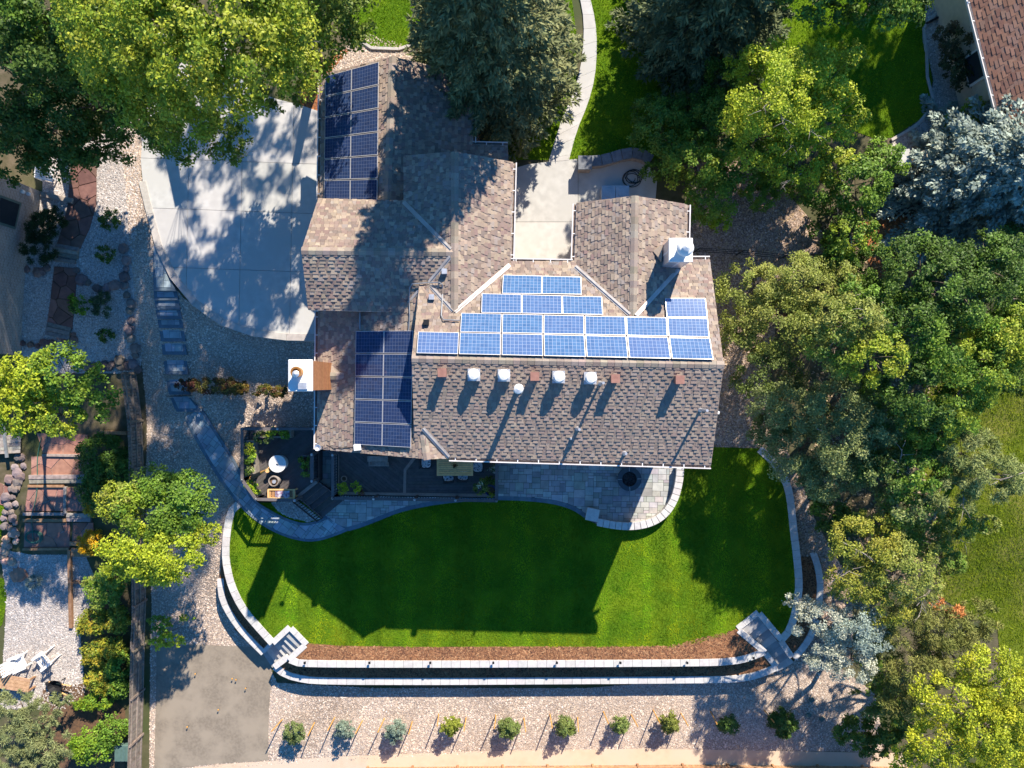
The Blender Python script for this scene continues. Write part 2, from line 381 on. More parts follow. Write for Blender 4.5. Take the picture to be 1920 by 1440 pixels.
def stones(name, polys, dens, pal, size, seed, m='stones', excl=(), zoff=0.0, zf=None, flat=.5, label=None, cat='gravel', elong=1.0):
    rng = np.random.default_rng(seed); xy = np.vstack([sample(p, dens, rng) for p in polys])
    for e in excl: xy = xy[~inpoly(xy, e)]
    n = len(xy); s = size * (0.6 + 0.8 * rng.random(n)); z = (Tn(xy[:, 1]) if zf is None else np.full(n, zf)) + zoff
    ang = rng.random(n) * 6.283; k = 5
    V = np.zeros((n, k + 1, 3)); tl = rng.normal(0, .25, (n, 2))
    for j in range(k):
        a = 6.283 * j / k; lx = np.cos(a) * s * elong * rng.uniform(.75, 1.2, n); ly = np.sin(a) * s * rng.uniform(.75, 1.2, n) / elong
        V[:, j, 0] = xy[:, 0] + lx * np.cos(ang) - ly * np.sin(ang); V[:, j, 1] = xy[:, 1] + lx * np.sin(ang) + ly * np.cos(ang); V[:, j, 2] = z
    V[:, k, 0] = xy[:, 0] + tl[:, 0] * s; V[:, k, 1] = xy[:, 1] + tl[:, 1] * s; V[:, k, 2] = z + s * flat * rng.uniform(.8, 1.3, n)
    base = np.arange(n)[:, None] * (k + 1)
    F = np.concatenate([np.stack([base[:, 0] + j, base[:, 0] + (j + 1) % k, base[:, 0] + k], 1) for j in range(k)])
    pal = np.array(pal); t = pal[rng.integers(0, len(pal), n)] * rng.uniform(.85, 1.2, (n, 1))
    x_, y_ = xy[:, 0], xy[:, 1]; mo = np.sin(x_ * .9 + 2 * np.sin(y_ * .6)) * np.sin(y_ * 1.1 + 1.7 * np.sin(x_ * .5)) + .5 * np.sin(x_ * 3.1 + y_) * np.sin(y_ * 2.7 - x_ * .6)
    t = t * (1 + .13 * mo)[:, None]
    return link(name, np_mesh(name, V.reshape(-1, 3), F, np.repeat(t, k + 1, 0)), M[m], kind='stuff', label=label, cat=cat)
def grass(name, polys, dens, seed, zf=None, zoff=.0, h=.042, cols=((1, 1, 1),), label='', excl=(), stripes=0.0):
    rng = np.random.default_rng(seed); xy = np.vstack([sample(p, dens, rng) for p in polys])
    for e in excl: xy = xy[~inpoly(xy, e)]
    n = len(xy); z = (Tn(xy[:, 1]) if zf is None else np.full(n, zf)) + zoff
    a = rng.random(n) * 6.283; w = rng.uniform(.010, .02, n); hh = h * rng.uniform(.5, 1.4, n); lean = rng.normal(0, .045, (n, 2)) * h / .055
    V = np.zeros((n, 3, 3)); dx = np.cos(a) * w; dy = np.sin(a) * w
    if stripes: lean[:, 1] += .03 * np.sign(np.sin(xy[:, 0] * 2 * math.pi / 1.15)) * stripes
    V[:, 0] = np.stack([xy[:, 0] - dx, xy[:, 1] - dy, z], 1); V[:, 1] = np.stack([xy[:, 0] + dx, xy[:, 1] + dy, z], 1)
    V[:, 2] = np.stack([xy[:, 0] + lean[:, 0], xy[:, 1] + lean[:, 1], z + hh], 1)
    c = np.array(cols); t = c[rng.integers(0, len(c), n)] * rng.uniform(.85, 1.15, (n, 1))
    if stripes:
        xs = xy[:, 0] + .12 * np.sin(xy[:, 1] * .8)
        st = np.tanh(3 * np.sin(xs * 2 * math.pi / 1.9)) * .6 + np.tanh(3 * np.sin(xs * 2 * math.pi / 5.3 + 1)) * .4
        t *= (1 + .32 * stripes * st)[:, None]  # mowing stripes: the way bent grass catches light, put into the blade tint
        pn = np.sin(xy[:, 0] * 1.1 + 2 * np.sin(xy[:, 1] * .9)) * np.sin(xy[:, 1] * 1.7 + 1.5 * np.sin(xy[:, 0] * .7)) + .6 * np.sin(xy[:, 0] * 4.3 + xy[:, 1] * 1.1) * np.sin(xy[:, 1] * 5.1 - xy[:, 0] * .8)
        ed = np.exp(-np.abs(xy[:, 1] - xy[:, 1].min()) / .8) + .7 * np.exp(-((xy[:, 0] + 9.1) / .12) ** 2) * (xy[:, 1] < -8.3) + .5 * np.exp(-((xy[:, 0] - 6.1) / .2) ** 2)
        t[:, 0] *= 1 + .5 * ed * rng.random(n); t[:, 0] *= 1 + .22 * pn; t *= (1 + .10 * pn)[:, None]
    return link(name, np_mesh(name, V.reshape(-1, 3), np.arange(3 * n).reshape(-1, 3), np.repeat(t, 3, 0)), M['blade'], kind='stuff', label=label, cat='grass')

# ------------------------------------------------------------------ the ground
g = MB()
ysb = [b_[0] for b_ in BR]
for a, b in zip(ysb, ysb[1:]): g.add([(-400, b, T(b)), (400, b, T(b)), (400, a, T(a)), (-400, a, T(a))], [(0, 1, 2, 3)])
g.build('ground', M['ground'], kind='structure')

# gravel beds
WEST = GL([(215, 205), (270, 215), (265, 330), (285, 420), (300, 500), (345, 560), (450, 615), (597, 628), (600, 850), (455, 850), (440, 945), (425, 1000), (418, 1100), (440, 1180), (500, 1240),
           (520, 1280), (700, 1290), (1100, 1290), (1460, 1260), (1500, 1230), (1560, 1240), (1640, 1300), (1660, 1410), (1200, 1404), (900, 1412), (600, 1428), (400, 1442), (280, 1450), (282, 1200), (276, 1000), (268, 700), (262, 640), (250, 520), (236, 350)])
sheet('gravel_yard', WEST, .012, M['gravel'])
EAST = GL([(1290, 300), (1420, 300), (1545, 440), (1545, 500), (1460, 560), (1440, 740), (1470, 830), (1500, 900), (1530, 980), (1600, 1100), (1600, 1240), (1500, 1240), (1490, 1000), (1470, 890), (1425, 842), (1330, 838), (1290, 600)])
sheet('brown_gravel_bed', EAST, .016, M['gravel_brown'])
FRONT = GL([(640, 95), (680, 60), (760, 85), (830, 70), (900, 130), (900, 300), (600, 300), (600, 150)])
sheet('front_gravel_bed', FRONT, .012, M['gravel'])
NLEFT = GL([(80, 300), (145, 280), (245, 215), (262, 330), (252, 520), (272, 640), (262, 700), (60, 700), (40, 660), (80, 360)])
sheet('white_gravel_bed', NLEFT, .010, M['gravel_white'])
NLOW = GL([(0, 1030), (60, 1040), (160, 1040), (185, 1100), (150, 1180), (160, 1300), (120, 1330), (0, 1330)])
sheet('white_gravel_yard', NLOW, .010, M['gravel_white'])
NRIGHT = GL([(1735, -20), (1830, -20), (1870, 250), (1740, 330), (1670, 330), (1672, 262), (1740, 215), (1750, 150), (1735, 80)])
sheet('side_gravel_bed', NRIGHT, .012, M['gravel_white'])
MULCHW = GL([(590, 130), (640, 95), (660, 90), (605, 150), (604, 215), (560, 195)])
sheet('bark_mulch_bed', MULCHW, .014, M['mulch'])
MULCHE = GL([(1600, 420), (1720, 400), (1720, 520), (1640, 520)])
sheet('bark_mulch_bed', MULCHE, .014, M['mulch'])
SOILL = GL([(80, 1290), (170, 1280), (235, 1330), (235, 1450), (60, 1450)])
sheet('bare_soil_bed', SOILL, .014, M['soil'])
# parking pad of compacted fines
PAD = GL([(294, 1212), (360, 1208), (505, 1214), (510, 1250), (504, 1350), (503, 1425), (400, 1432), (290, 1445)])
sheet('parking_pad', PAD, .02, M['asphalt'])
# tan strip along the far fence
STRIP = GL([(270, 1450), (420, 1432), (640, 1418), (900, 1408), (1200, 1403), (1700, 1412), (1700, 1500), (270, 1500)])
sheet('concrete_strip', STRIP, .018, M['sand'])

# lawns
LAWNPX = cr([(448, 944), (433, 960), (425, 1000), (423, 1045), (430, 1085), (441, 1115), (458, 1145), (480, 1172)], 4) + [(511, 1204), (541, 1173), (578, 1207), (640, 1211), (800, 1213), (1000, 1212), (1150, 1213), (1260, 1211), (1310, 1205), (1350, 1193), (1384, 1178), (1422, 1148), (1465, 1197)] + \
         cr([(1478, 1185), (1490, 1150), (1497, 1105), (1495, 1060), (1489, 1000), (1481, 930), (1470, 895), (1452, 868), (1425, 841)], 4) + [(1330, 838), (1280, 838), (900, 870), (600, 940)]
LAWN = PL(LAWNPX, .03)
slab('lawn', LAWN, .03, -1.35, M['lawn'])
LAWN_R = GL([(1760, 1120), (1770, 1000), (1700, 830), (1760, 640), (1960, 560), (1960, 1500), (1800, 1500), (1880, 1300), (1870, 1180)])
sheet('side_lawn', LAWN_R, .012, M['lawn_dry'])
LAWN_N = GL([(1085, -60), (1112, 40), (1115, 110), (1090, 180), (1060, 260), (1045, 300), (1230, 300), (1300, 260), (1370, 160), (1480, 200), (1640, 260), (1672, 258), (1738, 215), (1748, 150), (1735, 80), (1730, -60)])
sheet('front_lawn', LAWN_N, .014, M['lawn'])
LAWN_M = GL([(660, -60), (655, 65), (680, 84), (720, 91), (760, 88), (795, 76), (870, 120), (960, 300), (1030, 300), (1060, 220), (1080, 150), (1080, 60), (1065, -60)])
sheet('front_lawn', LAWN_M, .016, M['lawn'])
LAWN_L = GL([(-30, 1075), (8, 1085), (13, 1120), (5, 1170), (-30, 1215)])
sheet('side_lawn', LAWN_L, .016, M['lawn'])
LAWN_L2 = GL([(-30, 900), (14, 930), (10, 980), (0, 1010), (-30, 1020)])
sheet('side_lawn', LAWN_L2, .016, M['lawn'])

# mulch terraces held by the walls
slab('mulch_terrace', PL([(579, 1206), (640, 1211), (800, 1213), (1000, 1212), (1150, 1213), (1260, 1211), (1310, 1205), (1350, 1193), (1384, 1177), (1434, 1225), (1380, 1240), (1300, 1244), (1000, 1246), (620, 1246), (548, 1238)], .034), .036, -1.3, M['mulch'])
slab('mulch_terrace', PL([(520, 1247), (545, 1238), (620, 1242), (1000, 1242), (1300, 1240), (1400, 1236), (1440, 1225), (1458, 1252), (1380, 1272), (1300, 1276), (700, 1279), (560, 1272)], -.58), -.58, -1.25, M['mulch'])
slab('mulch_terrace', PL([(418, 1040), (430, 1100), (460, 1150), (500, 1200), (508, 1212), (490, 1222), (455, 1185), (430, 1150), (416, 1120), (411, 1090)], -.58), -.58, -1.25, M['mulch'])
slab('mulch_terrace', PL([(1489, 985), (1512, 1010), (1530, 1050), (1537, 1090), (1535, 1130), (1525, 1180), (1505, 1215), (1487, 1235), (1466, 1200), (1492, 1150), (1499, 1100)], -.58), -.58, -1.25, M['mulch'])

# ------------------------------------------------------------------ retaining walls and stone steps
def pw(pts, z, n=4): return PL(cr(pts, n), z)
wall_along('retaining_wall', 'pale curved retaining wall capping the bend of the lawn beside the parking pad', pw([(447, 945), (433, 960), (425, 1000), (423, 1045), (430, 1085), (441, 1115), (458, 1145), (482, 1174), (511, 1206)], .07), .07, .30, .45, -1.25, M['cap'])
wall_along('retaining_wall', 'low pale wall of the lower terrace ending at the parking pad', pw([(413, 1085), (416, 1120), (430, 1150), (455, 1185), (494, 1225)], -.53), -.53, .26, .45, -1.25, M['cap'])
wall_along('retaining_wall', 'long straight pale wall between the orange and the dark mulch strips', pw([(543, 1237), (557, 1243), (620, 1245), (800, 1245.5), (1000, 1245), (1300, 1243), (1370, 1240), (1402, 1234), (1434, 1222)], .07), .07, .28, .46, -1.25, M['cap'])
wall_along('retaining_wall', 'long lowest pale wall facing the row of staked shrubs', pw([(515, 1250), (532, 1263), (560, 1272), (610, 1277), (800, 1278), (1000, 1277), (1300, 1275), (1380, 1273), (1420, 1266), (1457, 1251)], -.53), -.53, .28, .46, -1.25, M['cap'])
wall_along('retaining_wall', 'pale curved wall along the shaded lawn edge below the big trees', pw([(1424, 842), (1452, 868), (1470, 895), (1481, 930), (1489, 1000), (1496, 1060), (1498, 1105), (1491, 1150), (1479, 1184), (1466, 1199)], .07), .07, .30, .45, -1.25, M['cap'])
wall_along('retaining_wall', 'short outer wall branching off under the silvery tree', pw([(1494, 985), (1512, 1010), (1530, 1050), (1538, 1090), (1536, 1130), (1526, 1180), (1507, 1214), (1488, 1234)], -.53), -.53, .26, .45, -1.25, M['cap'])
def stone_stair(label, A, B, C, D, zt, zb, n):     # A-B back edge, D-C front edge (pixels)
    a, b = P(*A, zt), P(*B, zt); d, c = P(*D, zb), P(*C, zb)
    r = thing('stone_steps', label, 'steps', (d[0], d[1], zb - .05))
    lp = lambda p, q, t: (p[0] + (q[0] - p[0]) * t, p[1] + (q[1] - p[1]) * t)
    for i in range(n):
        z = zt - (zt - zb) * (i + .6) / n; t0, t1 = i / n, (i + 1) / n + .02
        MB().prism([lp(a, d, t0), lp(b, c, t0), lp(b, c, t1), lp(a, d, t1)], -1.3, z, vary((1, 1, 1) if i % 2 else (.72, .73, .76), .06)).build('step_tread', M['tread'], r)  # every other tread tinted darker, standing in for light and shade between steps
    def cheek(p, q, z0, z1, w=.28):
        pts = [p, q]
        for i, (s0, s1) in enumerate(zip(np.linspace(0, 1, 4), np.linspace(0, 1, 4)[1:])):
            m0, m1 = lp(p, q, s0 + .004), lp(p, q, s1 - .004); b2 = MB(); strip(b2, [m0, m1], w, -1.3, z0); b2.build('cap_stone', M['cap'], r, bevel=.006)
    return r, a, b, c, d, cheek
r, a, b, c, d, ck = stone_stair('stone steps with pale cheek walls down to the parking pad', (538, 1178), (571, 1207), (513, 1250), (492, 1219), .03, -1.12, 7)
ck(P(511, 1206, .075)[:2], P(543, 1176, .075)[:2], .075, 0); ck(P(545, 1178, .072)[:2], P(575, 1209, .072)[:2], .078, 0); ck(P(572, 1210, .075)[:2], P(541, 1238, .075)[:2], .074, 0); ck(P(540, 1232, -.3)[:2], P(514, 1251, -.3)[:2], -.28, 0); ck(P(508, 1207, -.5)[:2], P(493, 1223, -.5)[:2], -.525, 0, .2)
r, a, b, c, d, ck = stone_stair('stone steps with pale cheek walls beside the silvery tree', (1390, 1180), (1421, 1155), (1486, 1239), (1455, 1258), .03, -1.12, 8)
ck(P(1383, 1179, .075)[:2], P(1422, 1148, .075)[:2], .075, 0); ck(P(1424, 1150, .072)[:2], P(1466, 1200, .072)[:2], .078, 0); ck(P(1385, 1182, .075)[:2], P(1435, 1224, .075)[:2], .074, 0); ck(P(1466, 1203, -.4)[:2], P(1487, 1234, -.4)[:2], -.50, 0); ck(P(1437, 1227, -.4)[:2], P(1457, 1252, -.4)[:2], -.515, 0)

# ------------------------------------------------------------------ concrete driveway, court and walk
ZD = 1.95
DRIVE = PL([(602, 210), (560, 196), (520, 186), (470, 170), (430, 120), (420, 60), (250, 60), (270, 215), (264, 300), (268, 345), (280, 385)] + cr([(290, 430), (305, 478), (335, 530), (375, 572), (420, 602), (480, 622), (540, 629), (600, 630)], 4), ZD)
drv = slab('driveway', DRIVE, ZD - .03, 1.0, M['joint'])
gx = [250, 352, 452, 547, 640]; gy = [40, 102, 188, 302, 395, 505, 640]
def slabs(root, poly, gx, gy, z, sk=(0.0, 0.0), m=None, name='concrete_slab', g=.35, clip=None):
    for i in range(len(gx) - 1):
        for j in range(len(gy) - 1):
            sh = lambda x, y: (x - (y - 400) * sk[0], y + (x - 430) * sk[1])
            q = clip_convex(poly, PL([sh(gx[i] + g, gy[j] + g), sh(gx[i + 1] - g, gy[j] + g), sh(gx[i + 1] - g, gy[j + 1] - g), sh(gx[i] + g, gy[j + 1] - g)], z))
            if len(q) > 2 and abs(area2(q)) > .01: MB().prism(q, z - .06, z + RD.uniform(0, .002), vary((1, 1, 1), .05)).build(name, m or M['concrete'], root)
slabs(drv, DRIVE, gx, gy, ZD, (.02, .035))
wall_along('driveway_curb', 'pale grey curved curb wall edging the driveway above the paver steps', pw([(266, 340), (278, 388), (288, 430), (303, 478), (332, 530), (372, 574), (418, 605), (478, 625), (540, 632), (600, 633)], 1.99), 1.985, .32, 1.6, .6, M['curb'], M['wallblock'], over=.0, cat='curb')
COURT = PL([(1030, 303), (1082, 298), (1086, 318), (1130, 312), (1180, 300), (1215, 305), (1232, 340), (1228, 385), (1290, 420), (1290, 500), (955, 500), (955, 318), (990, 308)], ZD)
crt = slab('entry_court', COURT, ZD - .03, 1.0, M['joint'])
slabs(crt, COURT, [940, 1084, 1320], [280, 416, 520], ZD)
WALKL = cr([(1062, -60), (1085, -10), (1094, 40), (1092, 100), (1080, 160), (1055, 220), (1040, 265), (1028, 304)], 4)
WALKR = cr([(1080, -60), (1104, -10), (1116, 40), (1119, 90), (1115, 145), (1102, 195), (1082, 245), (1067, 300)], 4)
wk = thing('front_walk', 'curving pale concrete front walk between the two spruces', 'path', (*P(1075, 200, ZD)[:2], 1.8))
wk['kind'] = 'structure'
for i in range(1, len(WALKL) - 1, 2):
    q = [P(*WALKL[i], ZD)[:2], P(*WALKL[min(i + 2, len(WALKL) - 1)], ZD)[:2], P(*WALKR[min(i + 2, len(WALKL) - 1)], ZD)[:2], P(*WALKR[i], ZD)[:2]]
    cx = sum(p[0] for p in q) / 4; cy = sum(p[1] for p in q) / 4
    MB().prism([(cx + (x - cx) * .992, cy + (y - cy) * .985) for x, y in q], 1.80, ZD + .01, vary((1, 1, 1), .04)).build('concrete_slab', M['concrete'], wk)
for pts, lab, z in (([(655, 62), (668, 78), (690, 88), (720, 92), (750, 91), (775, 84), (796, 75)], 'pale curved concrete edging between the front grass and pink gravel', 1.99),
                    ([(1738, 90), (1740, 150), (1752, 175), (1752, 195), (1740, 218), (1715, 238), (1672, 262)], 'curved concrete edging around the neighbouring bare patch of lawn', 1.99),
                    ([(1760, 20), (1735, 45), (1733, 70), (1737, 95)], 'concrete edging by the shaded neighbouring lawn corner', 1.99)):
    wall_along('lawn_edging', lab, pw(pts, z), z, .13, 1.2, 1.7, M['curb'], M['curb'], over=0, th=.05, cat='edging')
# entry wall with slate caps
wall_along('entry_wall', 'curved low wall with slate cap stones beside the entry court', pw([(1108, 302), (1135, 299), (1160, 291), (1185, 286), (1207, 290), (1222, 300)], 2.5), 2.5, .42, .46, 1.8, M['slate'], M['brickwall'], gap=.014)
pl = thing('entry_pillar', 'square slate topped pillar at the end of the curved entry wall', 'pillar', (*P(1097, 306, 2.5)[:2], 1.9))
x, y, _ = P(1097, 305, 2.6); MB().box((x, y, 2.2), (.52, .52, .7)).build('pillar_body', M['brickwall'], pl); MB().box((x, y, 2.59), (.62, .62, .08)).build('cap_stone', M['slate'], pl, bevel=.01)

# ------------------------------------------------------------------ paver patio and path
ZP = .06
PATIOPX = [(600, 845), (1285, 845)] + cr([(1277, 880), (1273, 915), (1260, 950), (1234, 976), (1200, 987), (1160, 989), (1120, 983), (1098, 972), (1075, 957), (1040, 946), (990, 940), (930, 938), (870, 941), (810, 948), (750, 961), (700, 981), (655, 996), (630, 992), (612, 976), (598, 962)], 3)
PATIO = PL(PATIOPX, ZP)
pat = slab('patio', PATIO, ZP - .02, -.3, M['joint'])
inner = PL([(600, 845), (1285, 845)] + cr([(1272, 880), (1268, 912), (1256, 945), (1232, 969), (1200, 980), (1160, 982), (1120, 976), (1100, 964), (1077, 949), (1042, 938), (990, 932), (930, 930), (870, 933), (810, 940), (750, 953), (700, 972), (655, 987), (634, 984), (618, 972), (600, 958)], 3), ZP)
SZ = [(2, 3), (3, 2), (2, 2), (3, 3), (1, 2), (2, 1), (2, 3), (3, 2), (4, 3)]
pave(pat, inner, lambda x, y: ZP - .02, M['paver'], .135, SZ, (1, .99, .97), 300, rot=-.02, amp=.26)
def border(root, pts, z, w, step, zf=None):
    path = resample(pts, step); l = offs(path, w / 2); r = offs(path, -w / 2)
    for i in range(len(path) - 1):
        f0 = (lambda x, y: z) if zf is None else zf
        MB().prism([r[i], r[i + 1], l[i + 1], l[i]], f0, lambda x, y: f0(x, y) + .02, vary((1, 1, 1), .16), bottom=False).build('border_paver', M['border'], root)
border(pat, PL(cr([(1098, 968), (1075, 953), (1040, 942), (990, 936), (930, 934), (870, 937), (810, 944), (750, 957), (700, 976), (655, 991), (632, 988), (615, 974), (600, 962)], 4), ZP), ZP - .022, .2, .28)
wall_along('patio_wall', 'curved grey seat wall with square cap stones around the paver patio', pw([(1276, 870), (1274, 900), (1265, 935), (1248, 962), (1225, 978), (1195, 986), (1160, 986), (1120, 979)], .52, 6), .52, .30, .30, -.05, M['slate'], M['wallblock'], gap=.012)
for o in bpy.data.objects:
    if o.parent and o.parent.name.startswith('patio_wall') and o.name.startswith('cap_stone'): o.data.materials[0] = M['cap']
pp = thing('patio_pillar', 'square grey pillar ending the curved patio seat wall', 'pillar', (*P(1111, 965, .5)[:2], .03))
x, y, _ = P(1111, 965, .55); MB().box((x, y, .27), (.5, .5, .46), -.2).build('pillar_body', M['wallblock'], pp); MB().box((x, y, .54), (.6, .6, .07), -.2).build('cap_stone', M['cap'], pp, bevel=.01)

PATHL = cr([(347, 782), (368, 825), (400, 880), (430, 922), (465, 960), (510, 990), (560, 1008), (600, 1010), (640, 998), (655, 992)], 4)
PATHR = cr([(378, 765), (408, 812), (440, 862), (460, 905), (475, 935), (505, 955), (540, 972), (570, 980), (595, 976), (612, 968)], 4)
zt = lambda x, y: max(T(y), 0.0) + .03
PATH = GL(PATHL, .03) + GL(PATHR[::-1], .03)
pth = thing('paver_path', 'grey paver path curving from the steps around the deck to the patio', 'path', (*G(430, 880)[:2], .0)); pth['kind'] = 'structure'
b = MB()
for q in bands(PATH): b.prism(q, lambda x, y: max(T(y), 0.0) - .1, lambda x, y: max(T(y), 0.0) + .05, bottom=False)
b.build('path_base', M['joint'], pth)
def shrinkp(a, b2, t): return [(p[0] + (q[0] - p[0]) * t, p[1] + (q[1] - p[1]) * t) for p, q in zip(a, b2)]
L2 = shrinkp(PATHL, PATHR, .12); R2 = shrinkp(PATHR, PATHL, .12)
pave(pth, GL(L2, .03) + GL(R2[::-1], .03), lambda x, y: max(T(y), 0.0) + .048, M['paver'], .14, SZ, (.82, .95, 1.06), 300, rot=.9, amp=.22)
border(pth, GL(shrinkp(PATHL, PATHR, .05), .03), 0, .14, .3, lambda x, y: max(T(y), 0.0) + .049)
border(pth, GL(shrinkp(PATHR, PATHL, .05), .03), 0, .14, .3, lambda x, y: max(T(y), 0.0) + .049)
# paver steps below the driveway
SL = cr([(286, 452), (287, 500), (288, 545), (292, 580), (298, 615), (304, 655), (310, 700), (316, 735), (330, 770), (347, 785)], 4)
SR = cr([(292, 452), (310, 505), (330, 545), (338, 580), (344, 615), (349, 655), (352, 700), (354, 735), (366, 758), (380, 768)], 4)
st = thing('paver_steps', 'blue-grey paver steps descending along the curved driveway edge', 'steps', (*G(320, 640)[:2], .8))
edges = [452, 545, 563, 580, 598, 615, 640, 665, 702, 740, 772]
def at(path, py):
    ys = [p[1] for p in path]; return float(np.interp(py, ys, [p[0] for p in path]))
for i in range(len(edges) - 1):
    y0, y1 = edges[i], edges[i + 1]
    zc = T(G(320, (y0 + y1) / 2)[1]) + .06
    px = lambda py, t: at(SL, py) + (at(SR, py) - at(SL, py)) * t
    n = 4; outer = [(px(y0 + (y1 - y0) * k / n, 0), y0 + (y1 - y0) * k / n) for k in range(n + 1)] + [(px(y1 - (y1 - y0) * k / n, 1), y1 - (y1 - y0) * k / n) for k in range(n + 1)]
    MB().prism(PL(outer, zc), zc - .5, zc).build('step_border', M['border'], st)
    iy0, iy1 = y0 + 2, y1 - 6
    inn = PL([(px(iy0, .14), iy0), (px(iy1, .14), iy1), (px(iy1, .86), iy1), (px(iy0, .86), iy0)], zc + .01)
    pave(st, inn, lambda x, y: zc - .01, M['paver'], .16, SZ, (.82, .95, 1.06), 40, amp=.2, h=.02)
# ------------------------------------------------------------------ the house
def ray_plane(px, py, p0, n):
    d = Vector(((px - 960) / FP, (720 - py) / FP, -1.0)); c = Vector((0, 0, HC))
    return c + d * ((Vector(p0) - c).dot(n) / d.dot(n))
class Plane:
    def __init__(s, a, b, c):
        s.p = Vector(a); s.n = (Vector(b) - s.p).cross(Vector(c) - s.p).normalized()
        if s.n.z < 0: s.n = -s.n
        s.u = Vector((0, 0, 1)).cross(s.n).normalized(); s.w = s.n.cross(s.u).normalized()    # u along the eave, w up the slope
    def at(s, px, py, off=0.0): return ray_plane(px, py, s.p + s.n * off, s.n)
    def z(s, x, y): return s.p.z - (s.n.x * (x - s.p.x) + s.n.y * (y - s.p.y)) / s.n.z
    def on(s, x, y, off=0.0): return Vector((x, y, s.z(x, y))) + s.n * off
PALS = [(.335, .272, .222), (.295, .24, .20), (.255, .205, .175), (.305, .262, .235), (.235, .195, .172), (.375, .31, .25), (.28, .22, .19), (.32, .26, .21), (.265, .20, .178)]
mP = tuple(sum(p_[k_] for p_ in PALS) / len(PALS) for k_ in range(3))
PALS = [tuple((m_ + (v_ - m_) * 1.2) * g_ for m_, v_, g_ in zip(mP, p_, (1.13, 1.09, 1.05))) for p_ in PALS]
PALE = [tuple(m_ * g_ + (v_ - m_ * g_) * .45 for m_, v_, g_ in zip(mP, p_, (1.13, 1.09, 1.05))) for p_ in PALS]
PALN = [(.29, .155, .105), (.25, .13, .09), (.32, .18, .125), (.22, .115, .085), (.27, .16, .12)]
def roof_slope(parent, pl, pxpts, pal=PALS, singles=0, expo=.135, wid=(.15, .25), th=.16, smat='shingle', pts3=None, raised=.5, t0=.008, t1=.022):
    V = pts3 or [pl.at(*p) for p in pxpts]
    slabm = bpy.data.meshes.new('roof_slope'); n = len(V); L = Vector(LOC[parent.name])
    a2 = area2([(v.x, v.y) for v in V])
    if a2 < 0: V = V[::-1]
    slabm.from_pydata([tuple(v - L) for v in V] + [tuple(v - L - Vector((0, 0, th))) for v in V], [], [tuple(range(n)), tuple(range(2 * n - 1, n - 1, -1))] + [(i, n + i, n + (i + 1) % n, (i + 1) % n) for i in range(n)])
    slabm.materials.append(M['roof_base']); slabm.materials.append(M['fascia'])
    for i, p in enumerate(slabm.polygons): p.material_index = 0 if i == 0 else 1
    so = link('roof_slope', slabm, None, parent)
    q = [((v - pl.p).dot(pl.u), (v - pl.p).dot(pl.w)) for v in V]
    arr = np.array(q); lo, hi = arr.min(0), arr.max(0); field = MB(); k = 0; cand = []
    w = lo[1] - .02; row = 0
    while w < hi[1]:
        u = lo[0] - RD.random() * .3; tooth = RD.random() < .5
        while u < hi[0]:
            tooth = not tooth
            du = RD.uniform(*wid) if tooth else RD.uniform(wid[0] * .55, wid[1] * .75)
            sl_ = .022 if tooth else -.022
            c = clip_convex(q, [(u - sl_ * .4 + .002, w), (u + du + sl_ * .4 - .002, w), (u + du - sl_ - .002, w + expo + .03), (u + sl_ + .002, w + expo + .03)])
            if len(c) > 2 and abs(area2(c)) > .002:
                hb = (t0 + t1 * RD.uniform(.8, 1.2)) if tooth else t0 * .7
                c = ccw(c); m = len(c)
                f = lambda a, h: pl.p + pl.u * a[0] + pl.w * a[1] + pl.n * h
                top = [f(a, .004 + hb * (1 - .75 * (a[1] - w) / (expo + .03))) for a in c]; bot = [f(a, .001) for a in c]
                faces = [tuple(range(m))] + [(m + i, m + (i + 1) % m, (i + 1) % m, i) for i in range(m)]
                tn = vary(RD.choice(pal), .08)
                if m == 4 and singles and tooth: cand.append((top + bot, faces, tn))
                else: field.add(top + bot, faces, tn)
                k += 1
            u += du
        w += expo; row += 1
    if singles:
        cand.sort(key=lambda t: -t[0][0][2])
        for vs_, fs_, tn in cand[:singles]: MB().add(vs_, fs_, tn).build('shingle', M[smat], so)
        for vs_, fs_, tn in cand[singles:]: field.add(vs_, fs_, tn)
    fo = field.build('shingle_field', M[smat], so); fo['kind'] = 'stuff'
    return so
def ridge_caps(parent, a, b, p1, p2, pal=PALS, step=.27, w=.14):
    a = Vector(a); b = Vector(b); d = b - a; n = max(1, round(d.length / step)); dn = d.normalized()
    s1 = (p1.n.cross(dn)).normalized(); s2 = (p2.n.cross(dn)).normalized()
    h = Vector((0, 0, 1))
    if s1.z > 0: s1 = -s1
    if s2.z > 0: s2 = -s2
    for i in range(n):
        A = a + d * (i / n); B = a + d * ((i + 1.1) / n)
        up0, up1 = h * .045, h * .03
        vs = [A + up0, B + up1, A + s1 * w + p1.n * .045, B + s1 * w + p1.n * .03, A + s2 * w + p2.n * .045, B + s2 * w + p2.n * .03,
              A + s1 * w, B + s1 * w, A + s2 * w, B + s2 * w]
        MB().add(vs, [(0, 2, 3, 1), (1, 5, 4, 0), (2, 6, 7, 3), (5, 9, 8, 4), (0, 4, 8, 6, 2), (1, 3, 7, 9, 5)], vary((.335, .275, .225), .2)).build('ridge_cap', M['shingle'], parent)
def flashing(parent, a, b, w=.16, off=.055):
    a = Vector(a) + Vector((0, 0, off)); b = Vector(b) + Vector((0, 0, off)); m = MB()
    m.beam(a, b, w, .012); m.beam(a + Vector((0, 0, .02)), b + Vector((0, 0, .02)), .025, .04); m.build('valley_flashing', M['flash'], parent)
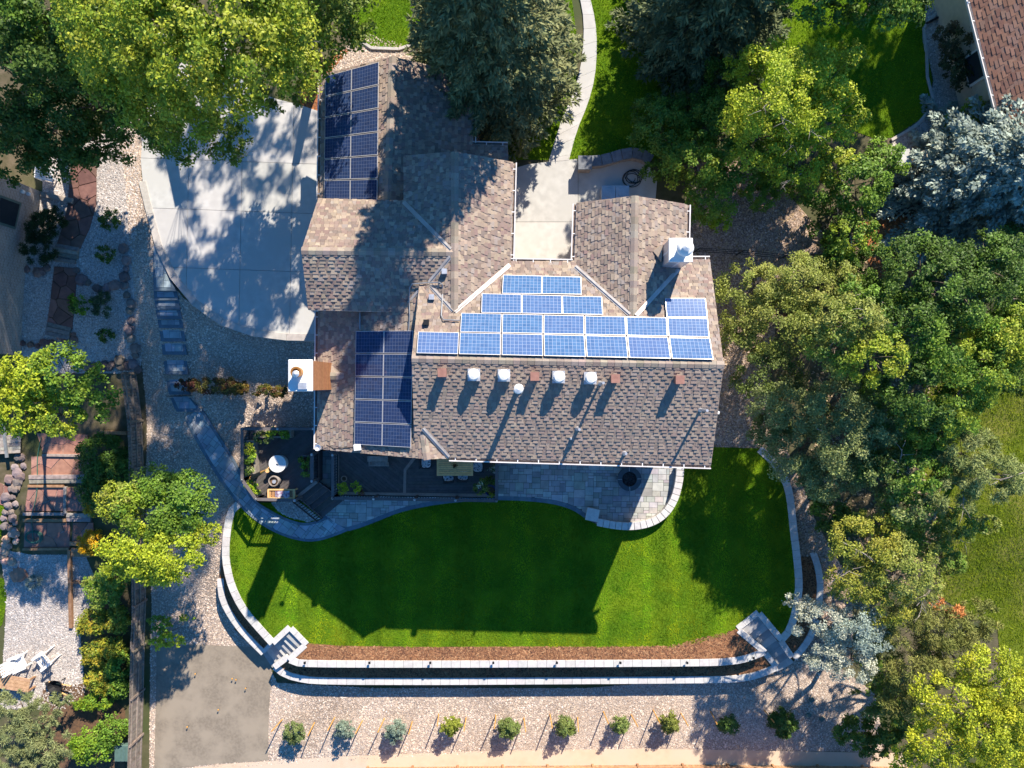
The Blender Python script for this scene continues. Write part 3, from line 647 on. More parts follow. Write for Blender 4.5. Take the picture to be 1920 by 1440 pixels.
def gutter(parent, a, b, out, w=.13, h=.11, hang=.8):
    a = Vector(a); b = Vector(b); o = Vector(out).normalized(); dz = Vector((0, 0, 1))
    m = MB(); q = lambda p, s, z: p + o * s + dz * z
    def plate(s0, z0, s1, z1):
        n = Vector((0, 0, 1)).cross(b - a).normalized()
        vs = [q(a, s0, z0), q(b, s0, z0), q(b, s1, z1), q(a, s1, z1)]; t = .008
        vs2 = [v + (o * t if abs(s1 - s0) < 1e-6 else dz * -t) for v in vs]
        m.add(vs + vs2, [(0, 1, 2, 3), (7, 6, 5, 4), (0, 4, 5, 1), (1, 5, 6, 2), (2, 6, 7, 3), (3, 7, 4, 0)])
    plate(.012, -h, w, -h); plate(w, -h, w, .0); plate(.004, -h, .004, .0)
    m.beam(q(a, w, .004), q(b, w, .004), .045, .014)
    go = m.build('gutter', M['gutter'], parent)
    L = (b - a).length; n = max(1, int(L / hang)); mm = MB()
    for i in range(n + 1):
        p = a + (b - a) * ((i + .3) / (n + .6)); mm.beam(q(p, -.03, .005), q(p, w, .0), .035, .01)
    mm.build('hanger', M['white'], go)
    mi = MB(); mi.add([q(a, .02, -h + .03), q(b, .02, -h + .03), q(b, w - .01, -h + .03), q(a, w - .01, -h + .03)], [(0, 1, 2, 3)]); mi.build('gutter_fill', M['gutter_in'], go)  # brown sheet laid just above the gutter floor
house = thing('house', 'large split-level house with brown shingle roofs and solar panels', 'house', (0, 0, .05))
ZR = 7.76
Rw, Re = P(772, 672, ZR), P(1357, 684, ZR)
pS = Plane(Rw, Re, P(1060, 865, 6.4)); pN = Plane(Rw, Re, P(1150, 489, 6.26))
# each block's roof is a mesh part; its slopes hang below the house directly
sS = roof_slope(house, pS, [(772, 672), (1357, 684), (1333, 872), (778, 857)], PALE, singles=290, th=.18)
sN = roof_slope(house, pN, [(772, 672), (1357, 684), (1331, 487), (957, 490), (786, 534)], th=.18)
ridge_caps(sS, Rw, Re, pS, pN)
# wing B (ridge towards the camera's top), wing C, wing F
zB = pN.at(852, 587).z
B1, B2 = P(853, 285, zB), tuple(pN.at(852, 588))
pBe = Plane(B1, B2, P(960, 400, 6.27)); pBw = Plane(B1, B2, P(755, 330, 6.25))
sBe = roof_slope(house, pBe, [(853, 284), (962, 304), (957, 492), (852, 590)])
sBw = roof_slope(house, pBw, [(757, 292), (853, 284), (852, 590), (803, 528), (757, 400)])
ridge_caps(sBe, B1, B2, pBe, pBw)
C1, C2 = P(565, 470, zB), P(850, 473, zB)
pCn = Plane(C1, C2, P(680, 374, 6.27)); pCs = Plane(C1, C2, P(660, 583, 6.27))
sCn = roof_slope(house, pCn, [(597, 372), (790, 377), (850, 473), (565, 470)])
sCs = roof_slope(house, pCs, [(565, 470), (850, 473), (808, 528), (755, 585), (578, 581)])
ridge_caps(sCn, C1, C2, pCn, pCs)
zF = pN.at(1187, 592).z
F1, F2 = P(1191, 367, zF), tuple(pN.at(1187, 593))
pFw = Plane(F1, F2, P(1079, 440, 6.28)); pFe = Plane(F1, F2, P(1287, 430, 6.28))
sFw = roof_slope(house, pFw, [(1191, 367), (1187, 594), (1077, 496), (1081, 380)])
sFe = roof_slope(house, pFe, [(1191, 367), (1288, 383), (1285, 500), (1187, 594)])
ridge_caps(sFw, F1, F2, pFw, pFe)
# wing D, lower, with the ten panels
pD = Plane(P(595, 845, 5.0), P(597, 583, 5.0), P(800, 860, 6.8))
D1 = tuple(pD.at(792, 800)); D2 = P(801, 861, pD.at(801, 861).z)
pDe = Plane(D1, D2, P(842, 860, 6.4))
sD = roof_slope(house, pD, [(597, 575), (770, 566), (806, 528), (791, 700), (801, 861), (595, 842)])
sDe = roof_slope(house, pDe, [(791, 790), (801, 861), (846, 860)])
ridge_caps(sD, D1, D2, pD, pDe)
# garage roof G and porch
G1, G2 = P(736, 106, 5.7), P(726, 385, 5.7)
pGw = Plane(G1, G2, P(602, 260, 4.6)); pGe = Plane(G1, G2, P(885, 220, 4.6))
sGw = roof_slope(house, pGw, [(603, 140), (736, 106), (726, 385), (600, 385)])
sGe = roof_slope(house, pGe, [(736, 106), (888, 142), (884, 330), (726, 385)])
ridge_caps(sGw, G1, G2, pGw, pGe)
pPo = Plane(P(880, 272, 4.55), P(960, 274, 4.55), P(920, 330, 4.95))
sPo = roof_slope(house, pPo, [(870, 271), (952, 273), (955, 340), (870, 340)])
for a_, b_, pl in (((757, 379), (845, 468), pCn), ((845, 482), (805, 530), pCs), ((786, 546), (752, 586), pCs), ((805, 534), (850, 583), pN), ((956, 497), (853, 585), pN), ((1078, 500), (1180, 590), pN), ((1192, 592), (1272, 505), pN), ((793, 803), (842, 857), pS)):
    flashing(house, pl.at(*a_), pl.at(*b_))
gutter(house, pS.at(842, 857.5), pS.at(1333, 872), (0, -1, 0)); gutter(house, pN.at(958, 491), pN.at(1074, 493), (0, 1, 0)); gutter(house, pN.at(1286, 487), pN.at(1331, 487), (0, 1, 0))
gutter(house, pBe.at(962, 305), pBe.at(957, 490), (1, 0, 0)); gutter(house, pFw.at(1081, 382), pFw.at(1077, 494), (-1, 0, 0)); gutter(house, pFe.at(1288, 384), pFe.at(1286, 486), (1, 0, 0))
gutter(house, pD.at(597, 584), pD.at(595, 842), (-1, 0, 0)); gutter(house, pGw.at(603, 141), pGw.at(600, 374), (-1, 0, 0)); gutter(house, pPo.at(872, 271), pPo.at(952, 273), (0, 1, 0)); gutter(house, pGe.at(887, 200), pGe.at(886, 268), (1, 0, 0))
# walls under the roofs
def wall_block(pts, fn, z0=-.2):
    MB().prism([(x, y) for x, y in pts], z0, lambda x, y: fn(x, y)).build('wall', M['siding'], house)
mnS = lambda x, y: min(pS.z(x, y), pN.z(x, y)) - .2
x0, x1 = Rw[0] + .25, Re[0] - .35; ys_, yn_ = P(0, 862, 6.4)[1] + .5, P(0, 489, 6.26)[1] - .45; yr = Rw[1] - .1
wall_block([(x0, ys_), (x1, ys_), (x1, yr - .15), (x1, yn_), (x0 + .1, P(0, 540, 6.5)[1]), (x0, yr)], mnS)
mB = lambda x, y: min(pBe.z(x, y), pBw.z(x, y)) - .2
wall_block([(P(757, 0, 6.25)[0] + .3, P(0, 300, 6.3)[1] - .3), (B1[0], P(0, 300, 6.3)[1] - .3), (P(960, 0, 6.27)[0] - .4, P(0, 300, 6.3)[1] - .3), (P(960, 0, 6.27)[0] - .4, P(0, 489, 6.3)[1]), (B2[0], P(0, 540, 6.3)[1]), (P(757, 0, 6.25)[0] + .3, P(0, 480, 6.3)[1])], mB)
mC = lambda x, y: min(pCn.z(x, y), pCs.z(x, y)) - .2
wall_block([(P(590, 0, 6.27)[0] + .3, P(0, 583, 6.27)[1] + .4), (P(800, 0, 6.3)[0], P(0, 560, 6.27)[1]), (P(800, 0, 6.3)[0], C1[1]), (P(800, 0, 6.3)[0], P(0, 385, 6.27)[1]), (P(590, 0, 6.27)[0] + .3, P(0, 375, 6.27)[1] - .4), (P(590, 0, 6.27)[0] + .3, C1[1])], mC)
mF = lambda x, y: min(pFw.z(x, y), pFe.z(x, y)) - .2
wall_block([(P(1079, 0, 6.28)[0] + .4, P(0, 378, 6.3)[1] - .35), (F1[0], P(0, 378, 6.3)[1] - .35), (P(1288, 0, 6.28)[0] - .4, P(0, 378, 6.3)[1] - .35), (P(1288, 0, 6.28)[0] - .4, P(0, 500, 6.3)[1]), (F1[0], P(0, 540, 6.3)[1]), (P(1079, 0, 6.28)[0] + .4, P(0, 490, 6.3)[1])], mF)
mD = lambda x, y: pD.z(x, y) - .2
wall_block([(P(597, 0, 5)[0] + .5, P(0, 835, 5.2)[1] + .45), (P(780, 0, 6.4)[0], P(0, 845, 6.4)[1] + .45), (P(780, 0, 6.4)[0], P(0, 560, 6.4)[1]), (P(597, 0, 5)[0] + .5, P(0, 570, 5.2)[1])], mD)
mG = lambda x, y: min(pGw.z(x, y), pGe.z(x, y)) - .2
yg = P(0, 150, 4.8)[1] - .2
wall_block([(P(603, 0, 4.6)[0] + .4, yg), (G1[0], yg), (P(884, 0, 4.6)[0] - .4, yg), (P(884, 0, 4.6)[0] - .4, P(0, 340, 4.8)[1]), (G1[0], P(0, 380, 4.8)[1]), (P(603, 0, 4.6)[0] + .4, P(0, 380, 4.8)[1])], mG, 1.6)
def window(c, w, h, ax):
    f = MB(); dx, dy = (w, .08) if ax == 'x' else (.08, w)
    f.box(c, (dx, dy, h)); o = f.build('window', M['white'], house)
    s = 1.02
    for t in (-.25, .25):
        cc = (c[0] + (t * w if ax == 'x' else 0), c[1] + (t * w if ax == 'y' else 0), c[2])
        MB().box(cc, ((w * .42, .10, h * .86) if ax == 'x' else (.10, w * .42, h * .86))).build('pane', M['glass'], o)
for wx in (-3.2, -1.2, 1.2, 3.6, 5.8): window((wx, ys_ - .03, 5.0), 1.3, 1.2, 'x')
for wx in (-2.6, .6, 4.6): window((wx, ys_ - .03, 1.15), 1.8, 2.1, 'x')
window((P(1079, 0, 6.28)[0] + .37, 6.0, 5.0), 1.1, 1.1, 'y'); window((P(1288, 0, 6.28)[0] - .37, 6.6, 5.0), 1.1, 1.1, 'y'); window((.8, yn_ + .03, 5.0), 1.4, 1.1, 'x')
# roof vents and pipes
def place(pl, px, py, h=.3): return pl.at(px, py, 0)
for px, py in ((889, 703), (945, 704), (1047, 707), (1106, 709)):
    p = pS.at(px, py); o = MB().box((p.x, p.y, p.z + .06), (.46, .46, .16)).build('vent_base', M['galv'], house)
    MB().lathe((p.x, p.y, p.z + .1), [(.14, 0), (.15, .22), (.225, .24), (.225, .29), (.17, .36), (.06, .39)], 20).build('dome_cap', M['white'], o, smooth=False)
for px, py in ((831, 699), (1002, 706), (1151, 710), (1270, 712)):
    p = pS.at(px, py); o = MB().box((p.x, p.y, p.z + .16), (.27, .27, .5)).build('box_vent', M['brownmetal'], house)
    MB().box((p.x, p.y, p.z + .42), (.32, .32, .03)).build('vent_lid', M['brownmetal'], o)
for px, py, r_, h_ in ((972, 728, .10, 1.25), (1125, 718, .05, 1.0), (1083, 803, .05, .75), (1070, 822, .03, .25), (1313, 768, .05, .95), (1171, 849, .055, .35)):
    p = pS.at(px, py); m = MB(); m.lathe((p.x, p.y, p.z - .02), [(r_ * 2.2, 0), (r_ * 1.1, .1), (r_, .12), (r_, h_), (r_ * .7, h_)], 12); o = m.build('vent_pipe', M['galv'], house)
    if r_ > .06: MB().lathe((p.x, p.y, p.z + h_ - .05), [(.17, 0), (.17, .07), (.05, .13)], 16).build('rain_cap', M['white'], o)
for px, py, pl in ((834, 510, pBw), (810, 558, pN), (800, 605, pN)):
    p = pl.at(px, py); MB().box((p.x, p.y, p.z + .1), (.2, .2, .22)).build('junction_box', M['galv'] if py < 600 else M['darkmetal'], house)
def pipe_on(name, pts, r=.022):
    m = MB(); m.tube([tuple(Vector(q) + Vector((0, 0, .1))) for q in pts], r, 6); return m.build(name, M['steel'], house)
pipe_on('conduit', [pD.at(767, 622), pD.at(769, 590), pCs.at(768, 560), pCs.at(769, 540), pCs.at(773, 533), pCs.at(800, 531), pN.at(824, 530, .2), pN.at(830, 534, .2), pN.at(831, 545), pN.at(828, 592), pN.at(832, 600), pN.at(862, 601)], .026)
pipe_on('downspout', [pD.at(676, 586), pD.at(676, 618)], .035)
p = pD.at(672, 838); MB().box((p.x, p.y, p.z + .12), (.28, .24, .2), .1).build('junction_box', M['white'], house)
p = pD.at(606, 836); q = Vector((p.x, p.y, p.z)); sd = MB().tube([q, q + Vector((0, 0, .75))], .02, 6).build('dish_mast', M['steel'], house)
MB().lathe((p.x, p.y, p.z + .72), [(.02, 0), (.10, .03), (.13, .09), (.12, .09), (.02, .02)], 14).build('antenna', M['galv'], sd)
MB().tube([pD.at(612, 834, .03), pD.at(625, 841, .03), pD.at(668, 838, .03)], .012, 5).build('cable', M['darkmetal'], house)
q = Vector(P(1341, 773, 6.7)); sc = MB().tube([q + Vector((-.25, .05, -.1)), q], .02, 6).build('camera_arm', M['white'], house); MB().beam(q + Vector((-.05, .02, 0)), q + Vector((.15, -.02, 0)), .11, .11).build('security_camera', M['white'], sc)
# small gabled return by the south-east corner
a_ = pS.at(1336, 790); b_ = P(1341, 826, 6.45); c_ = P(1329, 830, 6.55); MB().add([a_ + Vector((0, 0, .05)), b_, c_, Vector(b_) - Vector((0, 0, .2)), Vector(c_) - Vector((0, 0, .2))], [(0, 2, 1), (1, 2, 4, 3), (0, 1, 3), (0, 3, 4, 2)], (.40, .32, .25)).build('eave_return', M['shingle'], house)
# brick chimney with white crown
cx0, cy0, _ = P(562, 704, 8.1); cw, ch = 43 * 24.9 / FP, 57 * 24.9 / FP
chm = MB(); z = .6; k = 0
while z < 7.95:
    chm.box((cx0, cy0, z + .035), (cw - .02, ch - .02, .068), tint=vary((1, 1, 1), .12)); z += .075; k += 1
co = chm.build('brick_chimney', M['brick'], house)
MB().box((cx0, cy0, 4.3), (cw - .05, ch - .05, 7.3)).build('mortar_core', M['wallblock'], co)
MB().box((cx0, cy0, 7.99), (cw + .06, ch + .06, .1)).build('chimney_crown', M['white'], co, bevel=.02)
fl = MB().lathe((cx0 - .05, cy0 + .12, 8.04), [(.17, 0), (.17, .3), (.20, .3), (.20, .36), (.13, .36), (.12, .2)], 18).build('flue_pipe', M['copper'], co)
MB().lathe((cx0 - .05, cy0 + .05, 8.3), [(.10, .0), (.13, .12), (.02, .2)], 14).build('flue_cap', M['galv'], co)
MB().box((cx0 + .12, cy0 - .38, 8.12), (.3, .24, .16)).build('spark_box', M['galv'], co)
p1 = pD.at(612, 703); p2 = pD.at(644, 705)
crk = MB(); A0 = Vector((cx0 + cw / 2 - .05, p2.y, p2.z + .02)); A1 = p2 + Vector((0, 0, .03)); e1 = pD.at(606, 680) ; e2 = pD.at(606, 732)
e1.x = A0.x; e2.x = A0.x; e1.z = pD.z(e1.x, e1.y); e2.z = pD.z(e2.x, e2.y)
crk.add([A0, A1, e1, e2], [(0, 1, 2), (0, 3, 1)], (.33, .27, .22)); cko = crk.build('chimney_cricket', M['shingle'], house)
ridge_caps(cko, A0, A1, Plane(A0, A1, e1), Plane(A0, A1, e2))
# sheet-metal chimney on the other side
t0x, t0y, _ = P(1276, 469, 7.95); ec = MB().box((t0x, t0y, 7.0), (.80, .80, 1.9)).build('metal_chimney', M['galv'], house)
MB().box((t0x, t0y, 7.97), (.88, .88, .06)).build('chimney_cap', M['white'], ec, bevel=.01)
for s in (-1, 1):
    MB().box((t0x + s * .395, t0y, 7.0), (.03, .05, 1.88)).build('seam_trim', M['white'], ec); MB().box((t0x, t0y + s * .395, 7.0), (.05, .03, 1.88)).build('seam_trim', M['white'], ec)
MB().lathe((t0x + .05, t0y - .02, 8.0), [(.20, 0), (.20, .35), (.30, .37), (.30, .5), (.24, .56), (.1, .62), (.09, .7), (.16, .72), (.05, .78)], 24).build('flue_pipe', M['white'], ec)
a_ = pFe.at(1224, 471); b_ = pFe.at(1240, 460); c_ = pFe.at(1238, 492); MB().add([a_ + Vector((0, 0, .03)), b_ + Vector((0, 0, .25)), c_ + Vector((0, 0, .25)), b_, c_], [(0, 2, 1), (0, 1, 3), (0, 4, 2)], (.40, .32, .25)).build('chimney_cricket', M['shingle'], house)

# ------------------------------------------------------------------ solar panels
def panel_mat(k0, k1, k2, ln=.6, sp_=.5):
    m = bpy.data.materials.new('solar_cells'); m.use_nodes = True; nt = m.node_tree; N = nt.nodes; L = nt.links; b = N['Principled BSDF']
    uv = N.new('ShaderNodeUVMap'); uv.uv_map = 'UVMap'; sp = N.new('ShaderNodeSeparateXYZ'); L.new(uv.outputs[0], sp.inputs[0])
    def grid(src, width):
        fr = N.new('ShaderNodeMath'); fr.operation = 'FRACT'; L.new(src, fr.inputs[0])
        sb = N.new('ShaderNodeMath'); sb.operation = 'SUBTRACT'; L.new(fr.outputs[0], sb.inputs[0]); sb.inputs[1].default_value = .5
        ab = N.new('ShaderNodeMath'); ab.operation = 'ABSOLUTE'; L.new(sb.outputs[0], ab.inputs[0])
        gt = N.new('ShaderNodeMath'); gt.operation = 'GREATER_THAN'; L.new(ab.outputs[0], gt.inputs[0]); gt.inputs[1].default_value = .5 - width; return gt.outputs[0]
    mxm = N.new('ShaderNodeMath'); mxm.operation = 'MAXIMUM'; L.new(grid(sp.outputs[0], .045), mxm.inputs[0]); L.new(grid(sp.outputs[1], .045), mxm.inputs[1])
    ml = N.new('ShaderNodeMath'); ml.operation = 'MULTIPLY'; L.new(sp.outputs[1], ml.inputs[0]); ml.inputs[1].default_value = 3.0
    bus = grid(ml.outputs[0], .10)
    fl = N.new('ShaderNodeVectorMath'); fl.operation = 'FLOOR'; L.new(uv.outputs[0], fl.inputs[0])
    wnz = N.new('ShaderNodeTexWhiteNoise'); L.new(fl.outputs[0], wnz.inputs['Vector'])
    oi = N.new('ShaderNodeObjectInfo')
    r = N.new('ShaderNodeValToRGB'); r.color_ramp.elements[0].color = (*k0, 1); r.color_ramp.elements[1].color = (*k1, 1); L.new(wnz.outputs[0], r.inputs[0])
    c0 = N.new('ShaderNodeMix'); c0.data_type = 'RGBA'; L.new(oi.outputs['Random'], c0.inputs[0]); L.new(r.outputs[0], c0.inputs[6]); c0.inputs[7].default_value = (*k2, 1)
    hf = N.new('ShaderNodeMath'); hf.operation = 'MULTIPLY'; L.new(oi.outputs['Random'], hf.inputs[0]); hf.inputs[1].default_value = .5; L.new(hf.outputs[0], c0.inputs[0])
    c1 = N.new('ShaderNodeMix'); c1.data_type = 'RGBA'; bm = N.new('ShaderNodeMath'); bm.operation = 'MULTIPLY'; L.new(bus, bm.inputs[0]); bm.inputs[1].default_value = .22
    L.new(bm.outputs[0], c1.inputs[0]); L.new(c0.outputs[2], c1.inputs[6]); c1.inputs[7].default_value = (.34, .38, .48, 1)
    c2 = N.new('ShaderNodeMix'); c2.data_type = 'RGBA'; gm = N.new('ShaderNodeMath'); gm.operation = 'MULTIPLY'; L.new(mxm.outputs[0], gm.inputs[0]); gm.inputs[1].default_value = ln
    L.new(gm.outputs[0], c2.inputs[0]); L.new(c1.outputs[2], c2.inputs[6]); c2.inputs[7].default_value = (.42, .46, .56, 1)
    L.new(c2.outputs[2], b.inputs['Base Color']); b.inputs['Roughness'].default_value = .09; b.inputs['Specular IOR Level'].default_value = sp_
    
    return m
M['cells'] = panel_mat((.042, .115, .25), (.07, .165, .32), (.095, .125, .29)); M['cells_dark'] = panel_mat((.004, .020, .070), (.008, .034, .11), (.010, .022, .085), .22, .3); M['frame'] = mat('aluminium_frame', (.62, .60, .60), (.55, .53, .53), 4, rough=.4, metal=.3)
def solar(label, A, B, C, D, pl, nu, nv, group, h=.14, cm='cells'):      # A,B,C,D world corners (A top-left going clockwise)
    ctr = (A + B + C + D) / 4; t = thing('solar_panel', label, 'solar panel', tuple(ctr - pl.n * h), group)
    bl = lambda u, v: (A * (1 - u) + B * u) * (1 - v) + (D * (1 - u) + C * u) * v
    e = .013; m = MB(); n = pl.n
    o4 = [bl(0, 0), bl(1, 0), bl(1, 1), bl(0, 1)]; i4 = [bl(e, e * 1.6), bl(1 - e, e * 1.6), bl(1 - e, 1 - e * 1.6), bl(e, 1 - e * 1.6)]
    vs = o4 + i4 + [v - n * .04 for v in o4]
    m.add(vs, [(3, 7, 4, 0), (0, 4, 5, 1), (1, 5, 6, 2), (2, 6, 7, 3), (8, 9, 10, 11)] + [(i, (i + 1) % 4, 8 + (i + 1) % 4, 8 + i) for i in range(4)])
    m.build('frame', M['frame'], t)
    L = Vector(LOC[t.name]); me = bpy.data.meshes.new('cell_sheet'); me.from_pydata([tuple(v - n * .004 - L) for v in i4], [], [(0, 3, 2, 1)])
    uvl = me.uv_layers.new(name='UVMap'); uvs = {0: (0, nv), 1: (nu, nv), 2: (nu, 0), 3: (0, 0)}
    for lp_ in me.loops: uvl.data[lp_.index].uv = uvs[lp_.vertex_index]
    link('cell_sheet', me, M[cm], t)
    mf = MB()
    for v in (.25, .75):
        p = bl(.2, v); mf.beam(bl(.02, v) - n * .06, bl(.98, v) - n * .06, .04, .04)
        for u in (.2, .8): q = bl(u, v); mf.beam(q - n * .06, q - n * h, .05, .05)
    mf.build('mounting_rail', M['steel'], t)
    return t
def lerp(a, b, t): return a + (b - a) * t
def array(pl, quad, nc, nr, nu, nv, labf, group, gap=.004, h=.14):
    q = [pl.at(*p, h) for p in quad]
    bl = lambda u, v: (q[0] * (1 - u) + q[1] * u) * (1 - v) + (q[3] * (1 - u) + q[2] * u) * v
    for r in range(nr):
        for c in range(nc):
            u0, u1 = c / nc + gap / 2, (c + 1) / nc - gap / 2; v0, v1 = r / nr + gap, (r + 1) / nr - gap
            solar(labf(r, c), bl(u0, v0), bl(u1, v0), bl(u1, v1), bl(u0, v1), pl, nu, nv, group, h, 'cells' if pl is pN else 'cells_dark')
ORD = ['first', 'second', 'third', 'fourth', 'fifth', 'sixth', 'seventh', 'eighth', 'ninth', 'tenth']
GR = 'panels of the stepped array on the main roof'
for quad, nc, nm in (([(943, 515), (1090, 519), (1091, 552), (941, 550)], 2, 'topmost row'), ([(903, 550), (1129, 556), (1131, 590), (902, 586)], 3, 'second row'),
                     ([(864, 586.5), (1328, 597), (1331, 632), (862, 622)], 6, 'third row down'), ([(783, 621.5), (1332, 634), (1339, 674), (780, 662)], 7, 'bottom row')):
    array(pN, quad, nc, 1, 10, 6, lambda r, c, nm=nm: f'solar panel {ORD[c]} from left in the {nm} of the stepped array', GR, gap=.004)
array(pN, [(1247, 559), (1323, 559), (1327, 595), (1250, 595)], 1, 1, 10, 6, lambda r, c: 'single blue solar panel standing alone above the right end of the stepped array', GR)
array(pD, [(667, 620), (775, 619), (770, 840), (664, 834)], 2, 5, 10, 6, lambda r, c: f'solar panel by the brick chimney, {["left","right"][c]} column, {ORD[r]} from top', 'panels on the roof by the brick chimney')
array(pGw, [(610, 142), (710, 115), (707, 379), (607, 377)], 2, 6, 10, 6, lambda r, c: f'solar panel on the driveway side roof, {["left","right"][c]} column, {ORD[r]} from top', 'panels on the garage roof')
# ------------------------------------------------------------------ decks, railings, deck stair
ZK = .9
def deck(label, poly, pieces, loc):
    d = thing('deck', label, 'deck', (*loc, .0))
    MB().prism(poly, .1, ZK - .04).build('deck_frame', M['rail'], d)
    for reg, ang in pieces:
        ca, sa = math.cos(ang), math.sin(ang); R = [(x * ca + y * sa, -x * sa + y * ca) for x, y in reg]; a = np.array(R); v = a[:, 1].min()
        while v < a[:, 1].max():
            q = clip_convex(R, [(-99, v + .004), (99, v + .004), (99, v + .136), (-99, v + .136)])
            if len(q) > 2 and abs(area2(q)) > .01: MB().prism([(x * ca - y * sa, x * sa + y * ca) for x, y in q], ZK - .035, ZK, vary((1, 1, 1), .14)).build('deck_board', M['deck'], d)
            v += .142
    return d
DK1 = PL([(604, 840), (932, 840), (932, 932), (622, 928), (622, 855)], ZK)
dk1 = deck('dark plank deck with dining table below the main eave', DK1, [(PL([(636, 840), (790, 840), (757, 880), (755, 922), (636, 922)], ZK), -.66), (PL([(795, 840), (928, 840), (928, 925), (762, 923), (763, 882)], ZK), 0.0)], P(780, 890, ZK)[:2])
tr = MB(); 
for pts in ([(633, 842), (633, 926)], [(630, 925), (930, 929)], [(758.5, 924), (759.5, 881), (790, 842)]):
    w = PL(pts, ZK); strip(tr, w, .14, ZK - .03, ZK + .004)
tr.build('trim_board', M['decktrim'], dk1)
DK2 = PL([(456, 803), (596, 803), (596, 903), (557, 933), (484, 934), (458, 902)], ZK)
dk2 = deck('angular dark plank deck with planters beside the gravel', DK2, [(PL([(458, 806), (596, 806), (596, 898), (560, 928), (486, 931), (460, 900)], ZK), .66)], P(520, 870, ZK)[:2])
tr = MB(); strip(tr, PL([(557, 932), (594, 903)], ZK), .15, ZK - .03, ZK + .004); tr.build('trim_board', M['decktrim'], dk2)
def railing(label, pts, zb, h=.95, mat_='rail', bal=True, wd=.13):
    w = [P(*p, zb + h)[:2] for p in pts]
    r = thing('railing', label, 'railing', (*w[0], zb))
    for a, b in zip(w, w[1:]):
        L = math.dist(a, b); m = MB()
        m.beam((*a, zb + h), (*b, zb + h), wd, .05); m.build('top_rail', M[mat_], r)
        MB().beam((*a, zb + .1), (*b, zb + .1), .05, .04).build('bottom_rail', M['darkmetal'], r)
        n = int(L / .125)
        for i in range(1, n):
            t = i / n; x, y = a[0] + (b[0] - a[0]) * t, a[1] + (b[1] - a[1]) * t
            if bal: MB().box((x, y, zb + h / 2 + .03), (.022, .022, h - .14)).build('baluster', M['darkmetal'], r)
        k = max(1, round(L / 2.0))
        for i in range(k + 1):
            x, y = a[0] + (b[0] - a[0]) * i / k, a[1] + (b[1] - a[1]) * i / k
            MB().box((x, y, zb + h / 2), (.10, .10, h + .06)).build('post', M[mat_], r); MB().lathe((x, y, zb + h + .03), [(.055, 0), (.06, .04), (.02, .06)], 10).build('post_cap', M['steel'], r)
    return r
railing('deck railing running beside the lawn edge of the dining deck', [(624, 853), (624, 934), (931, 939), (931, 864)], ZK)
railing('deck railing around the planter deck toward the gravel', [(588, 804), (454, 804), (454, 900), (480, 936), (553, 938)], ZK)
railing('short deck railing above the dark gap between the two decks', [(585, 852), (585, 902)], ZK, wd=.16)
ds = thing('deck_stair', 'dark wooden stair leading from the planter deck down to the pavers', 'stair', (*P(600, 940)[:2], .05))
A, B_ = P(559, 934, ZK), P(596, 905, ZK); C_, D_ = P(644, 938, .1), P(604, 971, .1)
for i in range(5):
    t0, t1 = i / 5, (i + 1) / 5; z = ZK - .15 * (i + 1) - .02
    lp = lambda p, q, t: (p[0] + (q[0] - p[0]) * t, p[1] + (q[1] - p[1]) * t)
    MB().prism([lp(A, D_, t0), lp(A, D_, t1), lp(B_, C_, t1), lp(B_, C_, t0)], z - .05, z, vary((1, 1, 1), .2)).build('tread', M['deck'], ds)
    MB().prism([lp(A, D_, t1 - .02), lp(A, D_, t1), lp(B_, C_, t1), lp(B_, C_, t1 - .02)], .03, z - .05).build('riser', M['decktrim'], ds)
for a, b in ((A, D_), (B_, C_)):
    MB().beam((a[0], a[1], ZK - .2), (b[0], b[1], .05), .05, .2).build('stringer', M['rail'], ds)
MB().beam((A[0], A[1], ZK + .85), (D_[0], D_[1], .95), .06, .05).build('hand_rail', M['darkmetal'], ds)
for i in range(12):
    t = i / 11; x, y = A[0] + (D_[0] - A[0]) * t, A[1] + (D_[1] - A[1]) * t; z0 = ZK * (1 - t) + .08 * t; MB().box((x, y, z0 + .43), (.025, .025, .86)).build('baluster', M['darkmetal'], ds)
# half moon of pebbles under the deck corner and the dark gap
HALFM = PL([(508, 941), (560, 940), (602, 973), (575, 978), (545, 971), (520, 958)], .05)
sheet('pebble_bed', HALFM, 0, M['gravel_white'], z=.045)
ss = thing('step_bench', 'small grey wooden step bench on the deck under the eave', 'bench', (*P(709, 860, ZK)[:2], ZK))
x, y, _ = P(709, 860, 1.1); MB().box((x, y, ZK + .3), (.95, .26, .04)).build('seat', M['timber'], ss); MB().box((x + .02, y - .26, ZK + .16), (.95, .2, .04)).build('lower_step', M['timber'], ss)
for s in (-1, 1): MB().box((x + s * .4, y - .1, ZK + .14), (.05, .4, .28)).build('leg', M['timber'], ss)

# ------------------------------------------------------------------ deck furniture
zt_ = ZK + .74
x0, y0, _ = P(819, 850, zt_); x1, y1, _ = P(887, 892, zt_); cx, cy = (x0 + x1) / 2, (y0 + y1) / 2; w, h = x1 - x0, y0 - y1
tb = thing('dining_table', 'tan slatted wooden dining table on the dark deck', 'table', (cx, cy, ZK))
for i in range(9): MB().box((cx, cy + (i - 4) * (h - .2) / 9, zt_), (w - .2, (h - .2) / 9 - .012, .025), tint=vary((1, 1, 1), .1)).build('slat', M['tan_wood'], tb)
for s in (-1, 1):
    MB().box((cx, cy + s * (h / 2 - .05), zt_ + .003), (w, .1, .05)).build('frame_rail', M['tan_wood'], tb); MB().box((cx + s * (w / 2 - .05), cy, zt_ + .006), (.1, h - .2, .05)).build('frame_rail', M['tan_wood'], tb)
    MB().box((cx + s * .03, cy, zt_ + .015), (.045, h - .2, .01)).build('center_rail', M['tan_wood'], tb)
    for t in (-1, 1): MB().box((cx + s * (w / 2 - .08), cy + t * (h / 2 - .08), ZK + .36), (.08, .08, .7)).build('leg', M['tan_wood'], tb)
